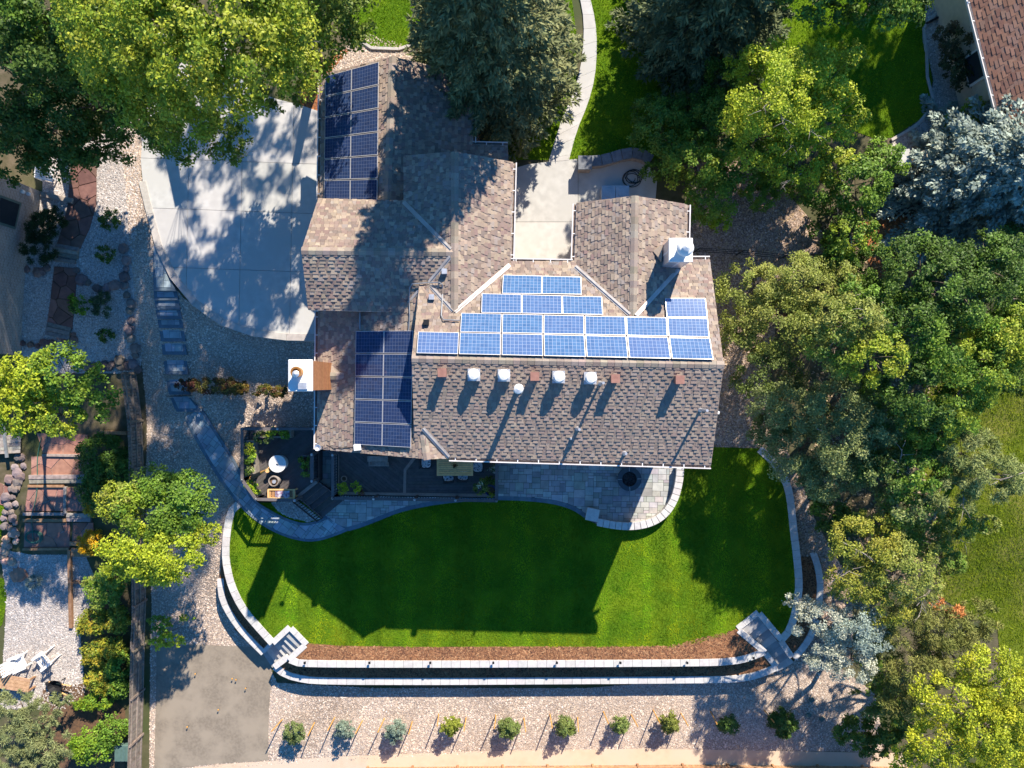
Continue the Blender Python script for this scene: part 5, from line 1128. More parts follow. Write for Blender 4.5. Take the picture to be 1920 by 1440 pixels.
MB().tube([(wbx - .5, wby + .05, wbz + .18), (wbx - .5, wby - .05, wbz + .18)], .18, 14).build('wheel', M['darkmetal'], wbr)
gb = thing('storage_bin', 'dark green storage bin with ribbed lid against the fence', 'bin', G(226, 1415)); x, y, z = G(228, 1412, .6); MB().box((x, y, z - .35), (.6, .75, .7)).build('bin_body', M['plastic_green'], gb, bevel=.03)
MB().box((x, y, z + .03), (.66, .8, .06)).build('lid', M['plastic_green'], gb, bevel=.02)
for k in (-.2, 0, .2): MB().box((x + k, y, z + .07), (.03, .7, .02)).build('lid_rib', M['plastic_green'], gb)
# small iron gate by the path
gt = thing('iron_gate', 'black barred gate lying in front of the paver steps', 'gate', G(352, 758)); A0, A1 = G(334, 742), G(362, 742)
for k in range(9): y_ = k / 8; a_ = Vector(A0).lerp(Vector(A1), y_); MB().tube([a_ + Vector((0, 0, .05)), a_ + Vector((0, 0, 1.15))], .014, 5).build('bar', M['darkmetal'], gt)
for hh in (.12, 1.1): MB().tube([Vector(A0) + Vector((0, 0, hh)), Vector(A1) + Vector((0, 0, hh))], .02, 5).build('gate_rail', M['darkmetal'], gt)
# stakes beside the young trees are built with the trees
# ------------------------------------------------------------------ vegetation
YG = [(.20, .235, .018), (.15, .20, .016), (.11, .165, .014), (.24, .25, .022)]
YG2 = [(.28, .31, .020), (.23, .275, .018), (.17, .225, .016)]
GRN = [(.085, .155, .018), (.065, .125, .015), (.115, .18, .018)]
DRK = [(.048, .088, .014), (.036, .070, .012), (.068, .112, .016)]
OLV = [(.165, .19, .035), (.12, .15, .028), (.21, .215, .05)]
SAGE = [(.145, .175, .055), (.11, .14, .045), (.19, .21, .08)]
SILV = [(.30, .31, .235), (.24, .26, .20), (.36, .355, .275)]
SPR = [(.115, .130, .055), (.085, .10, .045), (.15, .155, .07)]
SPRD = [(.085, .105, .05), (.065, .085, .042), (.11, .125, .055)]
BLU = [(.165, .20, .17), (.125, .155, .135), (.205, .23, .19)]
PINE = [(.125, .135, .035), (.095, .11, .028), (.16, .155, .045)]
PIN2 = [(.13, .15, .065), (.10, .12, .05), (.16, .17, .07)]
GOLD = [(.52, .30, .008), (.44, .24, .008), (.20, .18, .02)]
RED = [(.13, .035, .03), (.10, .07, .02), (.12, .09, .02)]
RUST = [(.42, .18, .06), (.36, .15, .05)]
MIXY = [(.12, .15, .018), (.20, .18, .02), (.07, .11, .015), (.24, .17, .02)]
LIME = [(.16, .24, .012), (.20, .28, .015)]
GAIN = 1.95
def leaf_mesh(name, C, Nn, Ld, Wd, tint, parent, rng, Tdir=None):
    n = len(C); Nn = Nn / np.linalg.norm(Nn, axis=1, keepdims=True)
    r = rng.normal(size=(n, 3)) if Tdir is None else Tdir + rng.normal(scale=.25, size=(n, 3))
    t = r - (r * Nn).sum(1, keepdims=True) * Nn; t /= np.linalg.norm(t, axis=1, keepdims=True) + 1e-9
    b = np.cross(Nn, t); L = Ld[:, None] / 2; W = Wd[:, None] / 2
    V = np.stack([C - t * L, C + b * W + Nn * W * .35 - t * L * .15, C + t * L, C - b * W + Nn * W * .35 - t * L * .15], 1).reshape(-1, 3)
    F = np.arange(4 * n).reshape(-1, 4)
    return np_mesh(name, V, F, np.repeat(tint, 4, 0), parent)
def lobes_leaves(lobes, L, lai, rng, kind, pal, clump=1.0):
    Cs, Ns, Ts, Tl = [], [], [], []; centers = []
    for lb in lobes:
        c = np.array(P(lb[0], lb[1], lb[2])); r = np.array(lb[3:6]); pl = np.array(lb[6] if len(lb) > 6 else pal)
        rm = (r[0] * r[1]) ** .5; A = math.pi * r[0] * r[1]
        la = .30 * L * L if kind != 'pine' else .09 * L * L
        n = max(60, int(A * lai / la)); rc = max(.13, min(.46, .25 * rm)); nc = max(7, int(2.5 * clump * (rm / rc) ** 2.0))
        d = rng.normal(size=(nc, 3)); d[:, 2] = np.abs(d[:, 2]) * 1.15 - .35; d /= np.linalg.norm(d, axis=1, keepdims=True)
        q = rng.uniform(.4, 1.08, nc) ** .6
        cc = c + d * r * q[:, None]
        centers.append((c, cc[:: max(1, nc // 7)]))
        rad = rc * rng.uniform(.65, 1.25, nc); wts = rad ** 2; wts /= wts.sum()
        k = rng.choice(nc, n, p=wts); v = rng.normal(size=(n, 3)); v /= np.linalg.norm(v, axis=1, keepdims=True)
        u = rng.random(n) ** .5; v[:, 2] = np.where((v[:, 2] < 0) & (rng.random(n) < .5), -v[:, 2], v[:, 2])
        off = v * (rad[k] * u)[:, None]; off[:, 2] *= .7
        Cs.append(cc[k] + off); out = d[k]
        if kind == 'pine': Ts.append(v); Ns.append(rng.normal(size=(n, 3)) + np.array([0, 0, .8]))
        else: Ts.append(rng.normal(size=(n, 3))); Ns.append(out * .45 + np.array([0, 0, .75]) + rng.normal(scale=.55, size=(n, 3)))
        ct = pl[rng.integers(0, len(pl), nc)] * rng.uniform(.85, 1.15, (nc, 1))
        lt = pl[rng.integers(0, len(pl), n)]
        Tl.append((ct[k] * .55 + lt * .45) * rng.uniform(.7, 1.3, (n, 1)) * GAIN)
    return np.vstack(Cs), np.vstack(Ns), np.vstack(Ts), np.vstack(Tl), centers
SEED = [100]
def tree(name, label, base, lobes, pal, L=.15, lai=4.0, kind='leaf', trunk=.16, cat='tree', group=None, twigs=0, zbase=None, limb=1.0, clump=1.0):
    SEED[0] += 1; rng = np.random.default_rng(SEED[0])
    bx, by, bz = G(*base)
    if zbase is not None: bx, by, bz = P(*base, zbase)
    t = thing(name, label, cat, (bx, by, bz), group)
    C, Nn, Tt, tint, cen = lobes_leaves(lobes, L, lai, rng, kind, pal, clump)
    n = len(C); s = rng.uniform(.6, 1.25, n); Ld = L * s; Wd = Ld * (.62 if kind == 'leaf' else .19)
    C[:, 2] = np.maximum(C[:, 2], Tn(C[:, 1]) + .04)
    link('crown', leaf_mesh('crown', C, Nn, Ld, Wd, tint, t, rng, Tt if kind == 'pine' else None), M['leaf' if kind == 'leaf' else 'needle'], t)
    zl = min(lb[2] for lb in lobes); cx = np.mean([P(*lb[:3])[0] for lb in lobes]); cy = np.mean([P(*lb[:3])[1] for lb in lobes])
    m = MB(); fork = Vector((bx * .5 + cx * .5, by * .5 + cy * .5, bz + (zl - bz) * .8))
    m.tube([(bx, by, bz - .1), (bx * .8 + fork.x * .2, by * .8 + fork.y * .2, bz + (fork.z - bz) * .5), tuple(fork)], [trunk, trunk * .8, trunk * .65], 8); m.build('trunk', M['bark'], t, smooth=True)
    lm = MB()
    for c, subs in cen:
        e0 = Vector(c) - Vector((0, 0, .3)); dl = (e0 - fork).length; mid = fork.lerp(e0, .5) + Vector((rng.normal(0, .12), rng.normal(0, .12), -.05 * dl))
        lm.tube([tuple(fork), tuple(mid), tuple(e0)], [trunk * .45 * limb, trunk * .3 * limb, trunk * .16 * limb], 5)
        for q in subs:
            e = Vector(q); a0 = mid.lerp(e0, rng.uniform(.4, 1.0)); m2 = a0.lerp(e, .5) + Vector((rng.normal(0, .08), rng.normal(0, .08), .06)); lm.tube([tuple(a0), tuple(m2), tuple(e)], [trunk * .12 * limb, trunk * .08 * limb, trunk * .03 * limb], 4)
    lm.build('limbs', M['bark'], t, smooth=True)
    if twigs:
        dm = MB()
        for i in range(twigs):
            sb_ = cen[int(rng.integers(0, len(cen)))][1]; c = Vector(sb_[int(rng.integers(0, len(sb_)))]); d = Vector((rng.normal(), rng.normal(), .15)).normalized()
            for k in range(5):
                a = c + d * .35 * k * .5; e = a + (d + Vector((rng.normal(0, .6), rng.normal(0, .6), rng.normal(0, .2)))).normalized() * rng.uniform(.25, .6); dm.tube([tuple(a), tuple(a.lerp(e, .5) + Vector((0, 0, .05))), tuple(e)], [.012, .008, .003], 4)
            dm.tube([tuple(c - d * .4), tuple(c + d * .6)], [.02, .008], 5)
        dm.build('dead_branches', M['twig'], t)['kind'] = 'stuff'
    return t
def conifer(name, label, x, y, h, r, pal, seed, dens=1.0, z0=None, lw=(.25, .075), skirt=.05, ex=.85, gain=2.0):
    rng = np.random.default_rng(seed); zb = T(y) if z0 is None else z0; t = thing(name, label, 'tree', (x, y, zb))
    Cs, Ns, Ts, Tl = [], [], [], []; p = np.array(pal); bm = MB()
    nl = int(h / .30)
    for i in range(nl):
        f = i / nl; z = zb + h * (skirt + (1 - skirt) * f); R = r * (1 - f) ** ex + .12
        nb = int(7 + R * 5)
        for k in range(nb):
            a = rng.uniform(0, 6.283); Lb = R * rng.uniform(.72, 1.12); d = np.array([math.cos(a), math.sin(a), 0]); pr = np.array([-d[1], d[0], 0])
            n = int(max(8, Lb * 26 * dens)); s = np.sqrt(rng.random(n)) ; side = rng.uniform(-1, 1, n); wdt = .34 * Lb * (1 - s) + .12
            pos = np.array([x, y, z]) + d * (s * Lb)[:, None] + pr * (side * np.minimum(wdt, .45))[:, None]
            droop = -.22 * Lb * s + .16 * Lb * s ** 3; pos[:, 2] += droop + rng.normal(0, .07, n)
            Cs.append(pos); Ts.append(d * .8 + pr * (side * .9)[:, None] + np.array([0, 0, .12])); Ns.append(np.array([0, 0, 1.0]) + rng.normal(scale=.45, size=(n, 3)))
            c = p[rng.integers(0, len(p))] * rng.uniform(.8, 1.2); Tl.append((c * .6 + p[rng.integers(0, len(p), n)] * .4) * rng.uniform(.75, 1.25, (n, 1)) * gain)
            if k % 3 == 0: bm.tube([(x, y, z), (x + d[0] * Lb * .5, y + d[1] * Lb * .5, z - .12 * Lb), (x + d[0] * Lb * .9, y + d[1] * Lb * .9, z - .1 * Lb)], [.035, .022, .008], 4)
    C = np.vstack(Cs); n = len(C); C[:, 2] = np.maximum(C[:, 2], Tn(C[:, 1]) + .05); sc = rng.uniform(.7, 1.3, n)
    link('crown', leaf_mesh('crown', C, np.vstack(Ns), lw[0] * sc, lw[1] * sc, np.vstack(Tl), t, rng, np.vstack(Ts)), M['needle'], t)
    MB().tube([(x, y, zb - .1), (x, y, zb + h * .5), (x, y, zb + h * .97)], [.28 * h / 13, .16 * h / 13, .02], 8).build('trunk', M['bark'], t, smooth=True)
    bm.build('limbs', M['bark'], t)
    return t
# --- big trees, top left
tree('ash_tree', 'large bright yellow-green tree spreading over the driveway', (330, 110), [(390, 60, 12, 3.1, 2.6, 1.9, YG), (250, 40, 11.5, 2.3, 2.1, 1.6, YG + GRN[:1]), (480, 130, 10.4, 1.9, 1.7, 1.3, YG), (330, 160, 9.4, 2.2, 1.7, 1.4, YG), (350, 240, 7, 1.6, 1.2, 1.0), (425, 262, 6.4, .9, .9, .7), (295, 220, 7, 1.1, .9, .8), (205, 110, 10, 1.5, 1.4, 1.1, YG), (440, 0, 12, 2.4, 2.0, 1.6, YG + GRN[:1]), (367, -250, 11, 1.9, 2.3, 1.5), (465, -125, 12, 1.7, 2.0, 1.4)], [(.10, .145, .016), (.075, .115, .014), (.13, .17, .018)], .125, 3.2, trunk=.3, twigs=3, limb=.07, clump=1.2)  # last two lobes, out of view, added to shade the steps and path
tree('ash_tree', 'tall dark green tree rooted in the bark mulch beside the driveway', (606, 120), [(560, 40, 7.5, 2.0, 1.8, 1.4), (640, 30, 7, 1.4, 1.5, 1.2), (520, 170, 5.5, 1.1, .9, .8), (570, 130, 6, 1.1, .9, .8, YG), (560, 60, 7.8, 1.2, 1.0, .9, YG), (600, -60, 9, 2.2, 1.8, 1.6)], [(.085, .125, .018), (.065, .10, .015), (.12, .155, .02)], .14, 2.6, trunk=.26, limb=.07, clump=.9)
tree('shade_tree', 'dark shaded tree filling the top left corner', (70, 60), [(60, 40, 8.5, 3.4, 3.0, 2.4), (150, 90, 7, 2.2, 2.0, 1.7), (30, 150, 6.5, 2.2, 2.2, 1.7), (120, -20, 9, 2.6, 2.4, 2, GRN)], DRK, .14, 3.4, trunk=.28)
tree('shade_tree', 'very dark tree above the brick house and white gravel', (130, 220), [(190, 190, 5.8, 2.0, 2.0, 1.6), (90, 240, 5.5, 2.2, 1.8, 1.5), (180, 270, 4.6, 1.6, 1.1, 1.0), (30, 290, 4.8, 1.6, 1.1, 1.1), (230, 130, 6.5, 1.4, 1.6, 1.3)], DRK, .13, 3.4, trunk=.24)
tree('street_tree', 'tall tree standing beyond the top edge, seen only by its dappled shade', (560, -300), [(600, -800, 12, 1.8, 1.7, 1.6), (480, -760, 12, 1.8, 1.7, 1.6), (690, -880, 12.5, 1.7, 1.6, 1.5), (410, -880, 12, 1.7, 1.6, 1.5), (560, -620, 13, 1.5, 1.4, 1.3), (540, -960, 12.5, 1.6, 1.5, 1.4), (500, -640, 13, 1.6, 1.5, 1.4), (630, -520, 13, 1.6, 1.5, 1.4), (690, -720, 13, 1.7, 1.5, 1.4), (580, -430, 13, 1.4, 1.3, 1.2)], GRN, .19, 1.9, trunk=.15, limb=.2, clump=.65)
# --- conifers
conifer('spruce_tree', 'tall grey-green spruce beside the front walk and garage roof', -.8, 13.9, 14.0, 3.7, SPR, 5, 1.5, ex=.62)
conifer('spruce_tree', 'tall dark spruce at the top, right of the front walk', 8.35, 16.1, 10.5, 3.6, SPRD, 6, 1.5, ex=.65)
conifer('blue_spruce', 'broad silvery blue spruce at the right picture edge', 20.9, 8.9, 6.4, 4.2, BLU, 8, 2.2, lw=(.20, .10), ex=.7, gain=2.3)
# --- right side
tree('maple_tree', 'bright yellow-green tree right of the dark spruce', (1460, 260), [(1450, 180, 6.6, 1.8, 1.9, 1.5), (1530, 150, 6.2, 1.5, 1.3, 1.2), (1420, 260, 5.5, 1.3, 1.4, 1.1), (1545, 220, 5.6, 1.5, 1.2, 1.1), (1500, 290, 5, 1.6, 1.1, 1.0), (1590, 105, 5.6, .7, .6, .5), (1400, 130, 5.5, .8, .8, .7)], YG2, .11, 3.0, trunk=.18, twigs=5)
tree('lilac_shrub', 'mid green leafy shrub leaning over the entry court', (1290, 300), [(1240, 250, 3.6, 1.2, 1.1, .9), (1300, 300, 4.0, 1.3, 1.3, 1.0, GRN + YG[:1]), (1330, 370, 3.6, 1.1, 1.2, .9, GRN + YG[1:3]), (1360, 210, 4.2, 1.2, 1.0, .9), (1350, 420, 3.0, .5, .35, .4, LIME), (1225, 320, 3.0, .55, .4, .5), (1385, 300, 4.0, 1.0, 1.2, .9)], [(.08, .145, .018), (.06, .115, .015), (.11, .17, .02)], .12, 4.0, trunk=.12, clump=1.3)
tree('birch_tree', 'green tree by the wire fence below the bright tree', (1610, 390), [(1610, 350, 4.2, 1.2, 1.2, 1.0), (1600, 440, 4.2, .9, .9, .8, GRN + YG[:1]), (1655, 300, 3.6, 1.0, .9, .8), (1570, 310, 4, .9, .8, .7, YG), (1560, 480, 3.5, .6, .7, .6)], GRN, .13, 3.6, trunk=.12)
tree('apple_tree', 'khaki green loose tree along the right roof edge', (1460, 600), [(1410, 545, 3.4, 1.6, 1.2, 1.1), (1500, 535, 3.8, 1.7, 1.2, 1.2), (1470, 610, 3.8, 1.7, 1.4, 1.2), (1390, 625, 3.0, 1.0, 1.4, .9), (1440, 700, 3.0, 1.5, 1.3, 1.0, [(.10, .135, .03), (.08, .11, .025)]), (1540, 595, 4.2, 1.3, 1.2, 1.1), (1560, 530, 4, 1.0, .8, .8)], OLV, .095, 2.8, trunk=.16, twigs=4)
tree('elm_tree', 'green tree with yellowish top in the middle of the right grove', (1620, 660), [(1590, 600, 6.6, 1.2, 1.1, 1.0, OLV), (1640, 670, 6.8, 1.1, 1.0, .9, YG), (1570, 650, 6.0, 1.2, 1.1, 1.0, GRN + OLV), (1610, 560, 5.8, .9, .9, .8)], GRN, .105, 3.2, trunk=.16, twigs=3)
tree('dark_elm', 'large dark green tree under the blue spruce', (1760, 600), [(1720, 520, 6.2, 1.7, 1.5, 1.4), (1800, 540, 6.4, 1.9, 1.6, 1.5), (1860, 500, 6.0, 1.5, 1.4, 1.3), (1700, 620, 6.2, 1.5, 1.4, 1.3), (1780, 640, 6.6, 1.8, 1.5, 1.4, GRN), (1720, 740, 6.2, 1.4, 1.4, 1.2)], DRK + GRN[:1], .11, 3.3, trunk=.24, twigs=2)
tree('elm_tree', 'green tree with sunlit yellow edge at the right side lawn', (1840, 680), [(1830, 690, 6.6, 1.3, 1.2, 1.1, GRN + YG[:2]), (1890, 640, 6.6, 1.3, 1.2, 1.1, YG), (1790, 760, 6.2, 1.2, 1.1, 1.0, GRN + YG[:1]), (1750, 800, 5.6, 1.0, .8, .8, YG), (1920, 580, 6, 1.3, 1.3, 1.1)], GRN, .105, 3.6, trunk=.2)
tree('olive_tree', 'sage green spreading tree beside the shaded lawn corner', (1520, 820), [(1480, 765, 3.6, 1.7, 1.2, 1.1), (1560, 760, 4.6, 1.6, 1.2, 1.1), (1500, 850, 3.4, 1.7, 1.2, 1.0), (1590, 830, 4.8, 1.5, 1.3, 1.0), (1560, 890, 3.8, 1.5, 1.0, .9), (1445, 800, 3.0, 1.0, 1.1, .8, [(.10, .135, .04), (.08, .11, .03)]), (1630, 790, 5.0, 1.3, 1.0, .9), (1640, 880, 4.2, 1.2, 1.0, .8)], SAGE, .09, 3.0, trunk=.18, twigs=5)
tree('juniper_tree', 'grey-green needled tree reaching over the side lawn', (1800, 880), [(1810, 850, 5.4, 1.2, 1.0, .9), (1860, 890, 5.6, 1.3, 1.0, .9), (1780, 910, 5.0, 1.2, 1.0, .9), (1900, 900, 5.0, .7, .6, .6)], SAGE, .16, 3.6, 'pine', .15, twigs=5)
tree('olive_tree', 'small dark sage tree between the spreading tree and juniper', (1690, 920), [(1660, 890, 5.0, 1.1, .9, .9), (1720, 890, 5.2, 1.1, .9, .9, GRN), (1700, 950, 4.6, 1.2, .8, .8, SAGE + GRN), (1800, 980, 3.8, 1.0, .7, .7, GRN + OLV), (1850, 980, 3.6, .6, .4, .4, OLV)], DRK + SAGE[:1], .12, 3.4, trunk=.14, twigs=3)
tree('plum_tree', 'yellowish green open tree with bare twigs above the silvery tree', (1640, 1060), [(1620, 1020, 5.0, 1.4, 1.1, 1.0), (1680, 1060, 5.0, 1.4, 1.2, 1.0, OLV), (1600, 1080, 4.6, 1.2, 1.0, .9), (1660, 1130, 4.4, 1.2, .9, .8), (1640, 980, 4.4, .9, .6, .6), (1730, 1100, 4.2, .8, .6, .6, OLV)], [(.19, .20, .025), (.14, .165, .02), (.24, .22, .03)], .095, 2.6, trunk=.15, twigs=9)
tree('silver_tree', 'silvery grey-leaved tree beside the right stone steps', (1570, 1200), [(1540, 1160, 4.0, 1.2, .9, .9), (1600, 1170, 4.2, 1.2, 1.0, .9, [(.21, .25, .21), (.17, .21, .175)]), (1550, 1220, 3.8, 1.0, .9, .8), (1600, 1250, 3.6, 1.0, .8, .7), (1500, 1125, 3.4, .7, .35, .4), (1635, 1200, 3.8, .8, .7, .7, [(.21, .25, .21), (.17, .21, .175)])], SILV, .085, 2.8, trunk=.14)
tree('pine_tree', 'low olive pine with an orange dead branch near the side lawn', (1740, 1210), [(1700, 1170, 3.4, 1.3, 1.0, .8), (1770, 1180, 3.2, 1.3, 1.0, .7), (1720, 1260, 3.2, 1.4, 1.1, .8), (1800, 1240, 3.0, 1.3, 1.0, .7), (1830, 1160, 2.2, 1.1, .9, .5), (1790, 1145, 3.3, .45, .35, .25, RUST), (1755, 1130, 3.0, .3, .3, .2, RUST), (1680, 1310, 2.6, .9, .7, .6)], PINE, .17, 3.4, 'pine', .14, twigs=6)
tree('locust_tree', 'brilliant yellow-green tree in the bottom right corner', (1820, 1340), [(1790, 1310, 5.0, 1.5, 1.2, 1.1), (1860, 1270, 5.2, 1.5, 1.2, 1.1), (1760, 1380, 4.8, 1.4, 1.0, 1.0), (1850, 1370, 5.4, 1.6, 1.3, 1.2), (1910, 1330, 5.4, 1.4, 1.3, 1.1), (1720, 1430, 4.4, 1.1, .9, .8), (1880, 1440, 5, 1.5, 1.2, 1.1)], [(.27, .29, .016), (.22, .25, .016), (.16, .20, .014), (.32, .31, .02)], .10, 2.6, trunk=.2, twigs=4)
tree('honeysuckle_shrub', 'dark green rounded shrub at the bottom beside the tan strip', (1620, 1380), [(1605, 1370, .4, 1.0, .9, .8), (1660, 1360, .6, 1.0, .9, .8), (1640, 1400, .2, .8, .6, .6), (1690, 1390, .8, .9, .8, .8)], [(.07, .11, .014), (.05, .08, .012), (.10, .13, .016)], .12, 4.2, trunk=.07, cat='shrub')
for i, (px, py, r_, lab) in enumerate(((1560, 420, 1.0, 'by the wire fence post'), (1650, 560, 1.2, 'between the khaki tree and the dark elm'), (1640, 740, 1.2, 'in the deepest shade of the grove'), (1700, 820, 1.2, 'beneath the sage tree and the elm'), (1480, 230, 1.2, 'beneath the bright tree'), (1330, 170, 1.0, 'at the foot of the dark spruce'), (1560, 960, 1.0, 'outside the curved lawn wall'), (1680, 990, 1.1, 'between two open trees'))):
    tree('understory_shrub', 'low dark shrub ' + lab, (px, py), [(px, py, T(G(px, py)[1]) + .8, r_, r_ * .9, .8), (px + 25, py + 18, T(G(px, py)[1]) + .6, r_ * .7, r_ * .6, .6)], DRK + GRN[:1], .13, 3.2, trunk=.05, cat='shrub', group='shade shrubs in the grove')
tree('tan_house_shrub', 'dark reddish-green shrub against the tan house wall', (1790, 90), [(1790, 80, 2.9, .9, .9, .8, [(.05, .05, .02), (.04, .055, .018), (.10, .07, .04)]), (1800, 130, 2.8, .8, .8, .7, [(.05, .05, .02), (.04, .055, .018)])], DRK, .12, 4, trunk=.06, cat='shrub')
tree('forsythia_shrub', 'yellow-green upright shrub below the tan house eave', (1810, 230), [(1780, 235, 2.8, .55, .45, .5), (1825, 215, 3.2, .5, .7, .5), (1850, 240, 2.6, .7, .5, .5, DRK)], YG, .12, 3.6, trunk=.05, cat='shrub')
tree('neighbour_tree', 'green treetop at the top edge shading the neighbouring lawn', (1650, -20), [(1620, -10, 6.5, 1.8, 1.3, 1.2), (1680, 10, 6, 1.2, .9, .9), (1560, -60, 7.5, 2.4, 1.8, 1.7)], DRK + GRN, .14, 4, trunk=.2)
tree('neighbour_tree', 'tall treetop beyond the upper right edge of the picture', (1680, -60), [(1720, -130, 9, 2.0, 1.6, 1.5), (1640, -160, 9, 2.0, 1.6, 1.5)], GRN, .20, 3.0, trunk=.25)
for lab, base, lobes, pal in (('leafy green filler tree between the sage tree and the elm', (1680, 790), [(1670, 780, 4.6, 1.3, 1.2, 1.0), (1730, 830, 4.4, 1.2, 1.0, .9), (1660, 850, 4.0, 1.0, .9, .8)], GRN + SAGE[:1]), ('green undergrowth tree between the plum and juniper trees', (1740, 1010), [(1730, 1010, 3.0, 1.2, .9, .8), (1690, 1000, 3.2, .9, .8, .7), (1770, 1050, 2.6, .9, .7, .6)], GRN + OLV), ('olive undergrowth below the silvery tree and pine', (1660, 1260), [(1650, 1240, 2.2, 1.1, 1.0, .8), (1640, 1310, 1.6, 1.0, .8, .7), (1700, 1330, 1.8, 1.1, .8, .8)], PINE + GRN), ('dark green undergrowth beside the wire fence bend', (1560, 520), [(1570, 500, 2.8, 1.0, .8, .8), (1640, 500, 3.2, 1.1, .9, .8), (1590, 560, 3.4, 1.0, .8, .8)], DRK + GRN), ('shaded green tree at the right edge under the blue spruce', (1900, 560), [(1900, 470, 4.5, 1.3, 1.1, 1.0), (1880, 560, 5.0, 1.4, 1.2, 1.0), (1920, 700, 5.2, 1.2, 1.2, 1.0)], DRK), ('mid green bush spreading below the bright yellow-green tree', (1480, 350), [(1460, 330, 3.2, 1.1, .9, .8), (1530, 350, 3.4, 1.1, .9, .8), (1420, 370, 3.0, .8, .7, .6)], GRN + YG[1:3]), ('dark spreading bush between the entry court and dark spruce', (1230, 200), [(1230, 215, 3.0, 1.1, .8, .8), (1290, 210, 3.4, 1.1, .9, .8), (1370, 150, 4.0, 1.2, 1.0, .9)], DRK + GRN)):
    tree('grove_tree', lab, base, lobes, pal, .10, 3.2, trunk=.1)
tree('neighbour_tree', 'tall tree beyond the top right corner shading the neighbouring lawn', (2000, -250), [(2080, -700, 10, 2.0, 1.8, 1.6), (1960, -400, 8.5, 2.0, 1.8, 1.6), (2010, -560, 10, 2.0, 1.9, 1.7), (2200, -800, 10.5, 1.7, 1.6, 1.5), (2180, -930, 11, 1.8, 1.7, 1.6)], GRN, .21, 2.0, trunk=.25, limb=.3)
# --- left side
tree('maple_tree', 'bright yellow-green tree over the boards at the left edge', (110, 750), [(60, 710, 5.2, 1.3, 1.1, 1.0), (120, 700, 5.0, 1.4, 1.2, 1.0, GRN + YG[1:3]), (40, 775, 4.9, 1.2, .9, .9), (110, 780, 4.8, 1.1, .9, .8, YG + GRN[:1]), (170, 740, 4.4, 1.1, 1.1, .9, GRN), (5, 740, 5.0, .9, 1.2, .9)], YG2, .13, 3.0, trunk=.16)
tree('maple_tree', 'yellow-green tree leaning on the grey fence above the parking pad', (265, 990), [(255, 1035, 4.0, 1.5, 1.1, .9, YG2), (320, 1035, 4.0, 1.4, 1.1, .9, YG2), (280, 965, 3.9, 1.5, 1.2, .9, GRN + YG[1:3]), (340, 940, 3.7, 1.4, 1.4, 1.0, GRN), (235, 945, 3.7, 1.1, 1.0, .8, OLV + YG), (385, 1000, 3.4, .7, .5, .5, YG), (300, 1075, 3.8, 1.1, .5, .6, YG2), (300, 910, 3.5, 1.1, .8, .7, GRN)], GRN, .12, 4.0, trunk=.16, clump=1.6, limb=.5)
tree('sumac_shrub', 'small lacy yellow shrub at the parking pad corner', (312, 1185), [(300, 1170, .8, .6, .45, .3, GRN), (320, 1200, .9, .7, .35, .25, YG2), (350, 1158, .7, .35, .15, .15, YG), (295, 1205, .7, .4, .25, .2, YG2)], YG, .12, 2.6, trunk=.05, cat='shrub')
zz = lambda px, py, h: T(G(px, py)[1]) + h
for lab, lst, pal, L in (('tall olive and gold hedge shrub beside the fence, just below the yellow-green tree', [(200, 1110, .9, .7, .7, .8), (215, 1080, 1.0, .7, .5, .8), (180, 1095, .6, .5, .4, .5)], OLV + GRN, .11),
                    ('yellowing hedge shrub beside the fence, second below the tree', [(180, 1165, .6, .7, .6, .6), (225, 1160, .7, .6, .6, .7)], MIXY, .11), ('golden green hedge shrub beside the fence, third below the tree', [(185, 1225, .5, .7, .6, .55), (215, 1215, .5, .6, .5, .5), (225, 1250, .6, .5, .7, .6, GRN)], MIXY, .11),
                    ('gold tipped hedge shrub beside the fence, fourth below the tree', [(195, 1275, .5, .8, .5, .5), (225, 1285, .5, .5, .5, .5, GRN)], MIXY, .11), ('sparse green shrub between the wheelbarrow and fence', [(180, 1315, .4, .7, .35, .35), (155, 1320, .3, .4, .2, .25)], GRN + YG[:1], .11),
                    ('full green shrub by the green storage bin', [(175, 1395, .7, .9, .7, .7), (215, 1365, .7, .6, .6, .6, GRN), (150, 1400, .5, .5, .4, .4)], GRN + YG[1:3], .12),
                    ('dark shrub at the fence beside the upper flagstone terraces', [(190, 850, 1.0, .9, .8, .8), (215, 880, 1.0, .7, .7, .8)], DRK, .11), ('dark shrub at the fence above the yellow flowers', [(195, 920, .9, .9, .7, .8), (180, 890, .8, .6, .5, .6)], DRK, .11)):
    b0 = lst[0]; tree('hedge_shrub', lab, (b0[0], b0[1]), [(q[0], q[1], zz(q[0], q[1], q[2]), q[3] * 1.18, q[4] * 1.15, *q[5:]) for q in lst], [(c_[0] * 1.1, c_[1] * 1.15, c_[2]) for c_ in pal], L, 5.0, trunk=.05, cat='shrub', group='shrubs along the fence', clump=2.0)
tree('golden_shrub', 'mound of golden flowers by the pale timber steps', (174, 1018), [(174, 1018, zz(174, 1018, .5), .72, .62, .45)], GOLD, .08, 4, trunk=.03, cat='flowers'); tree('golden_shrub', 'smaller cluster of golden flowers above the golden mound', (175, 950), [(178, 955, zz(178, 955, .5), .5, .45, .35), (165, 940, zz(165, 940, .4), .3, .2, .3)], GOLD + GRN[:1], .08, 3, trunk=.03, cat='flowers')
tree('pine_tree', 'feathery sage green pine in the bottom left corner', (60, 1370), [(30, 1320, .6, 1.0, .7, .7), (75, 1345, .7, 1.0, .7, .7), (40, 1385, .8, 1.1, .8, .8), (95, 1400, .7, .9, .8, .7), (20, 1430, .8, 1.0, .7, .7), (115, 1310, 0, .5, .35, .35), (75, 1440, .7, .9, .6, .6)], PIN2, .17, 4.2, 'pine', .12)
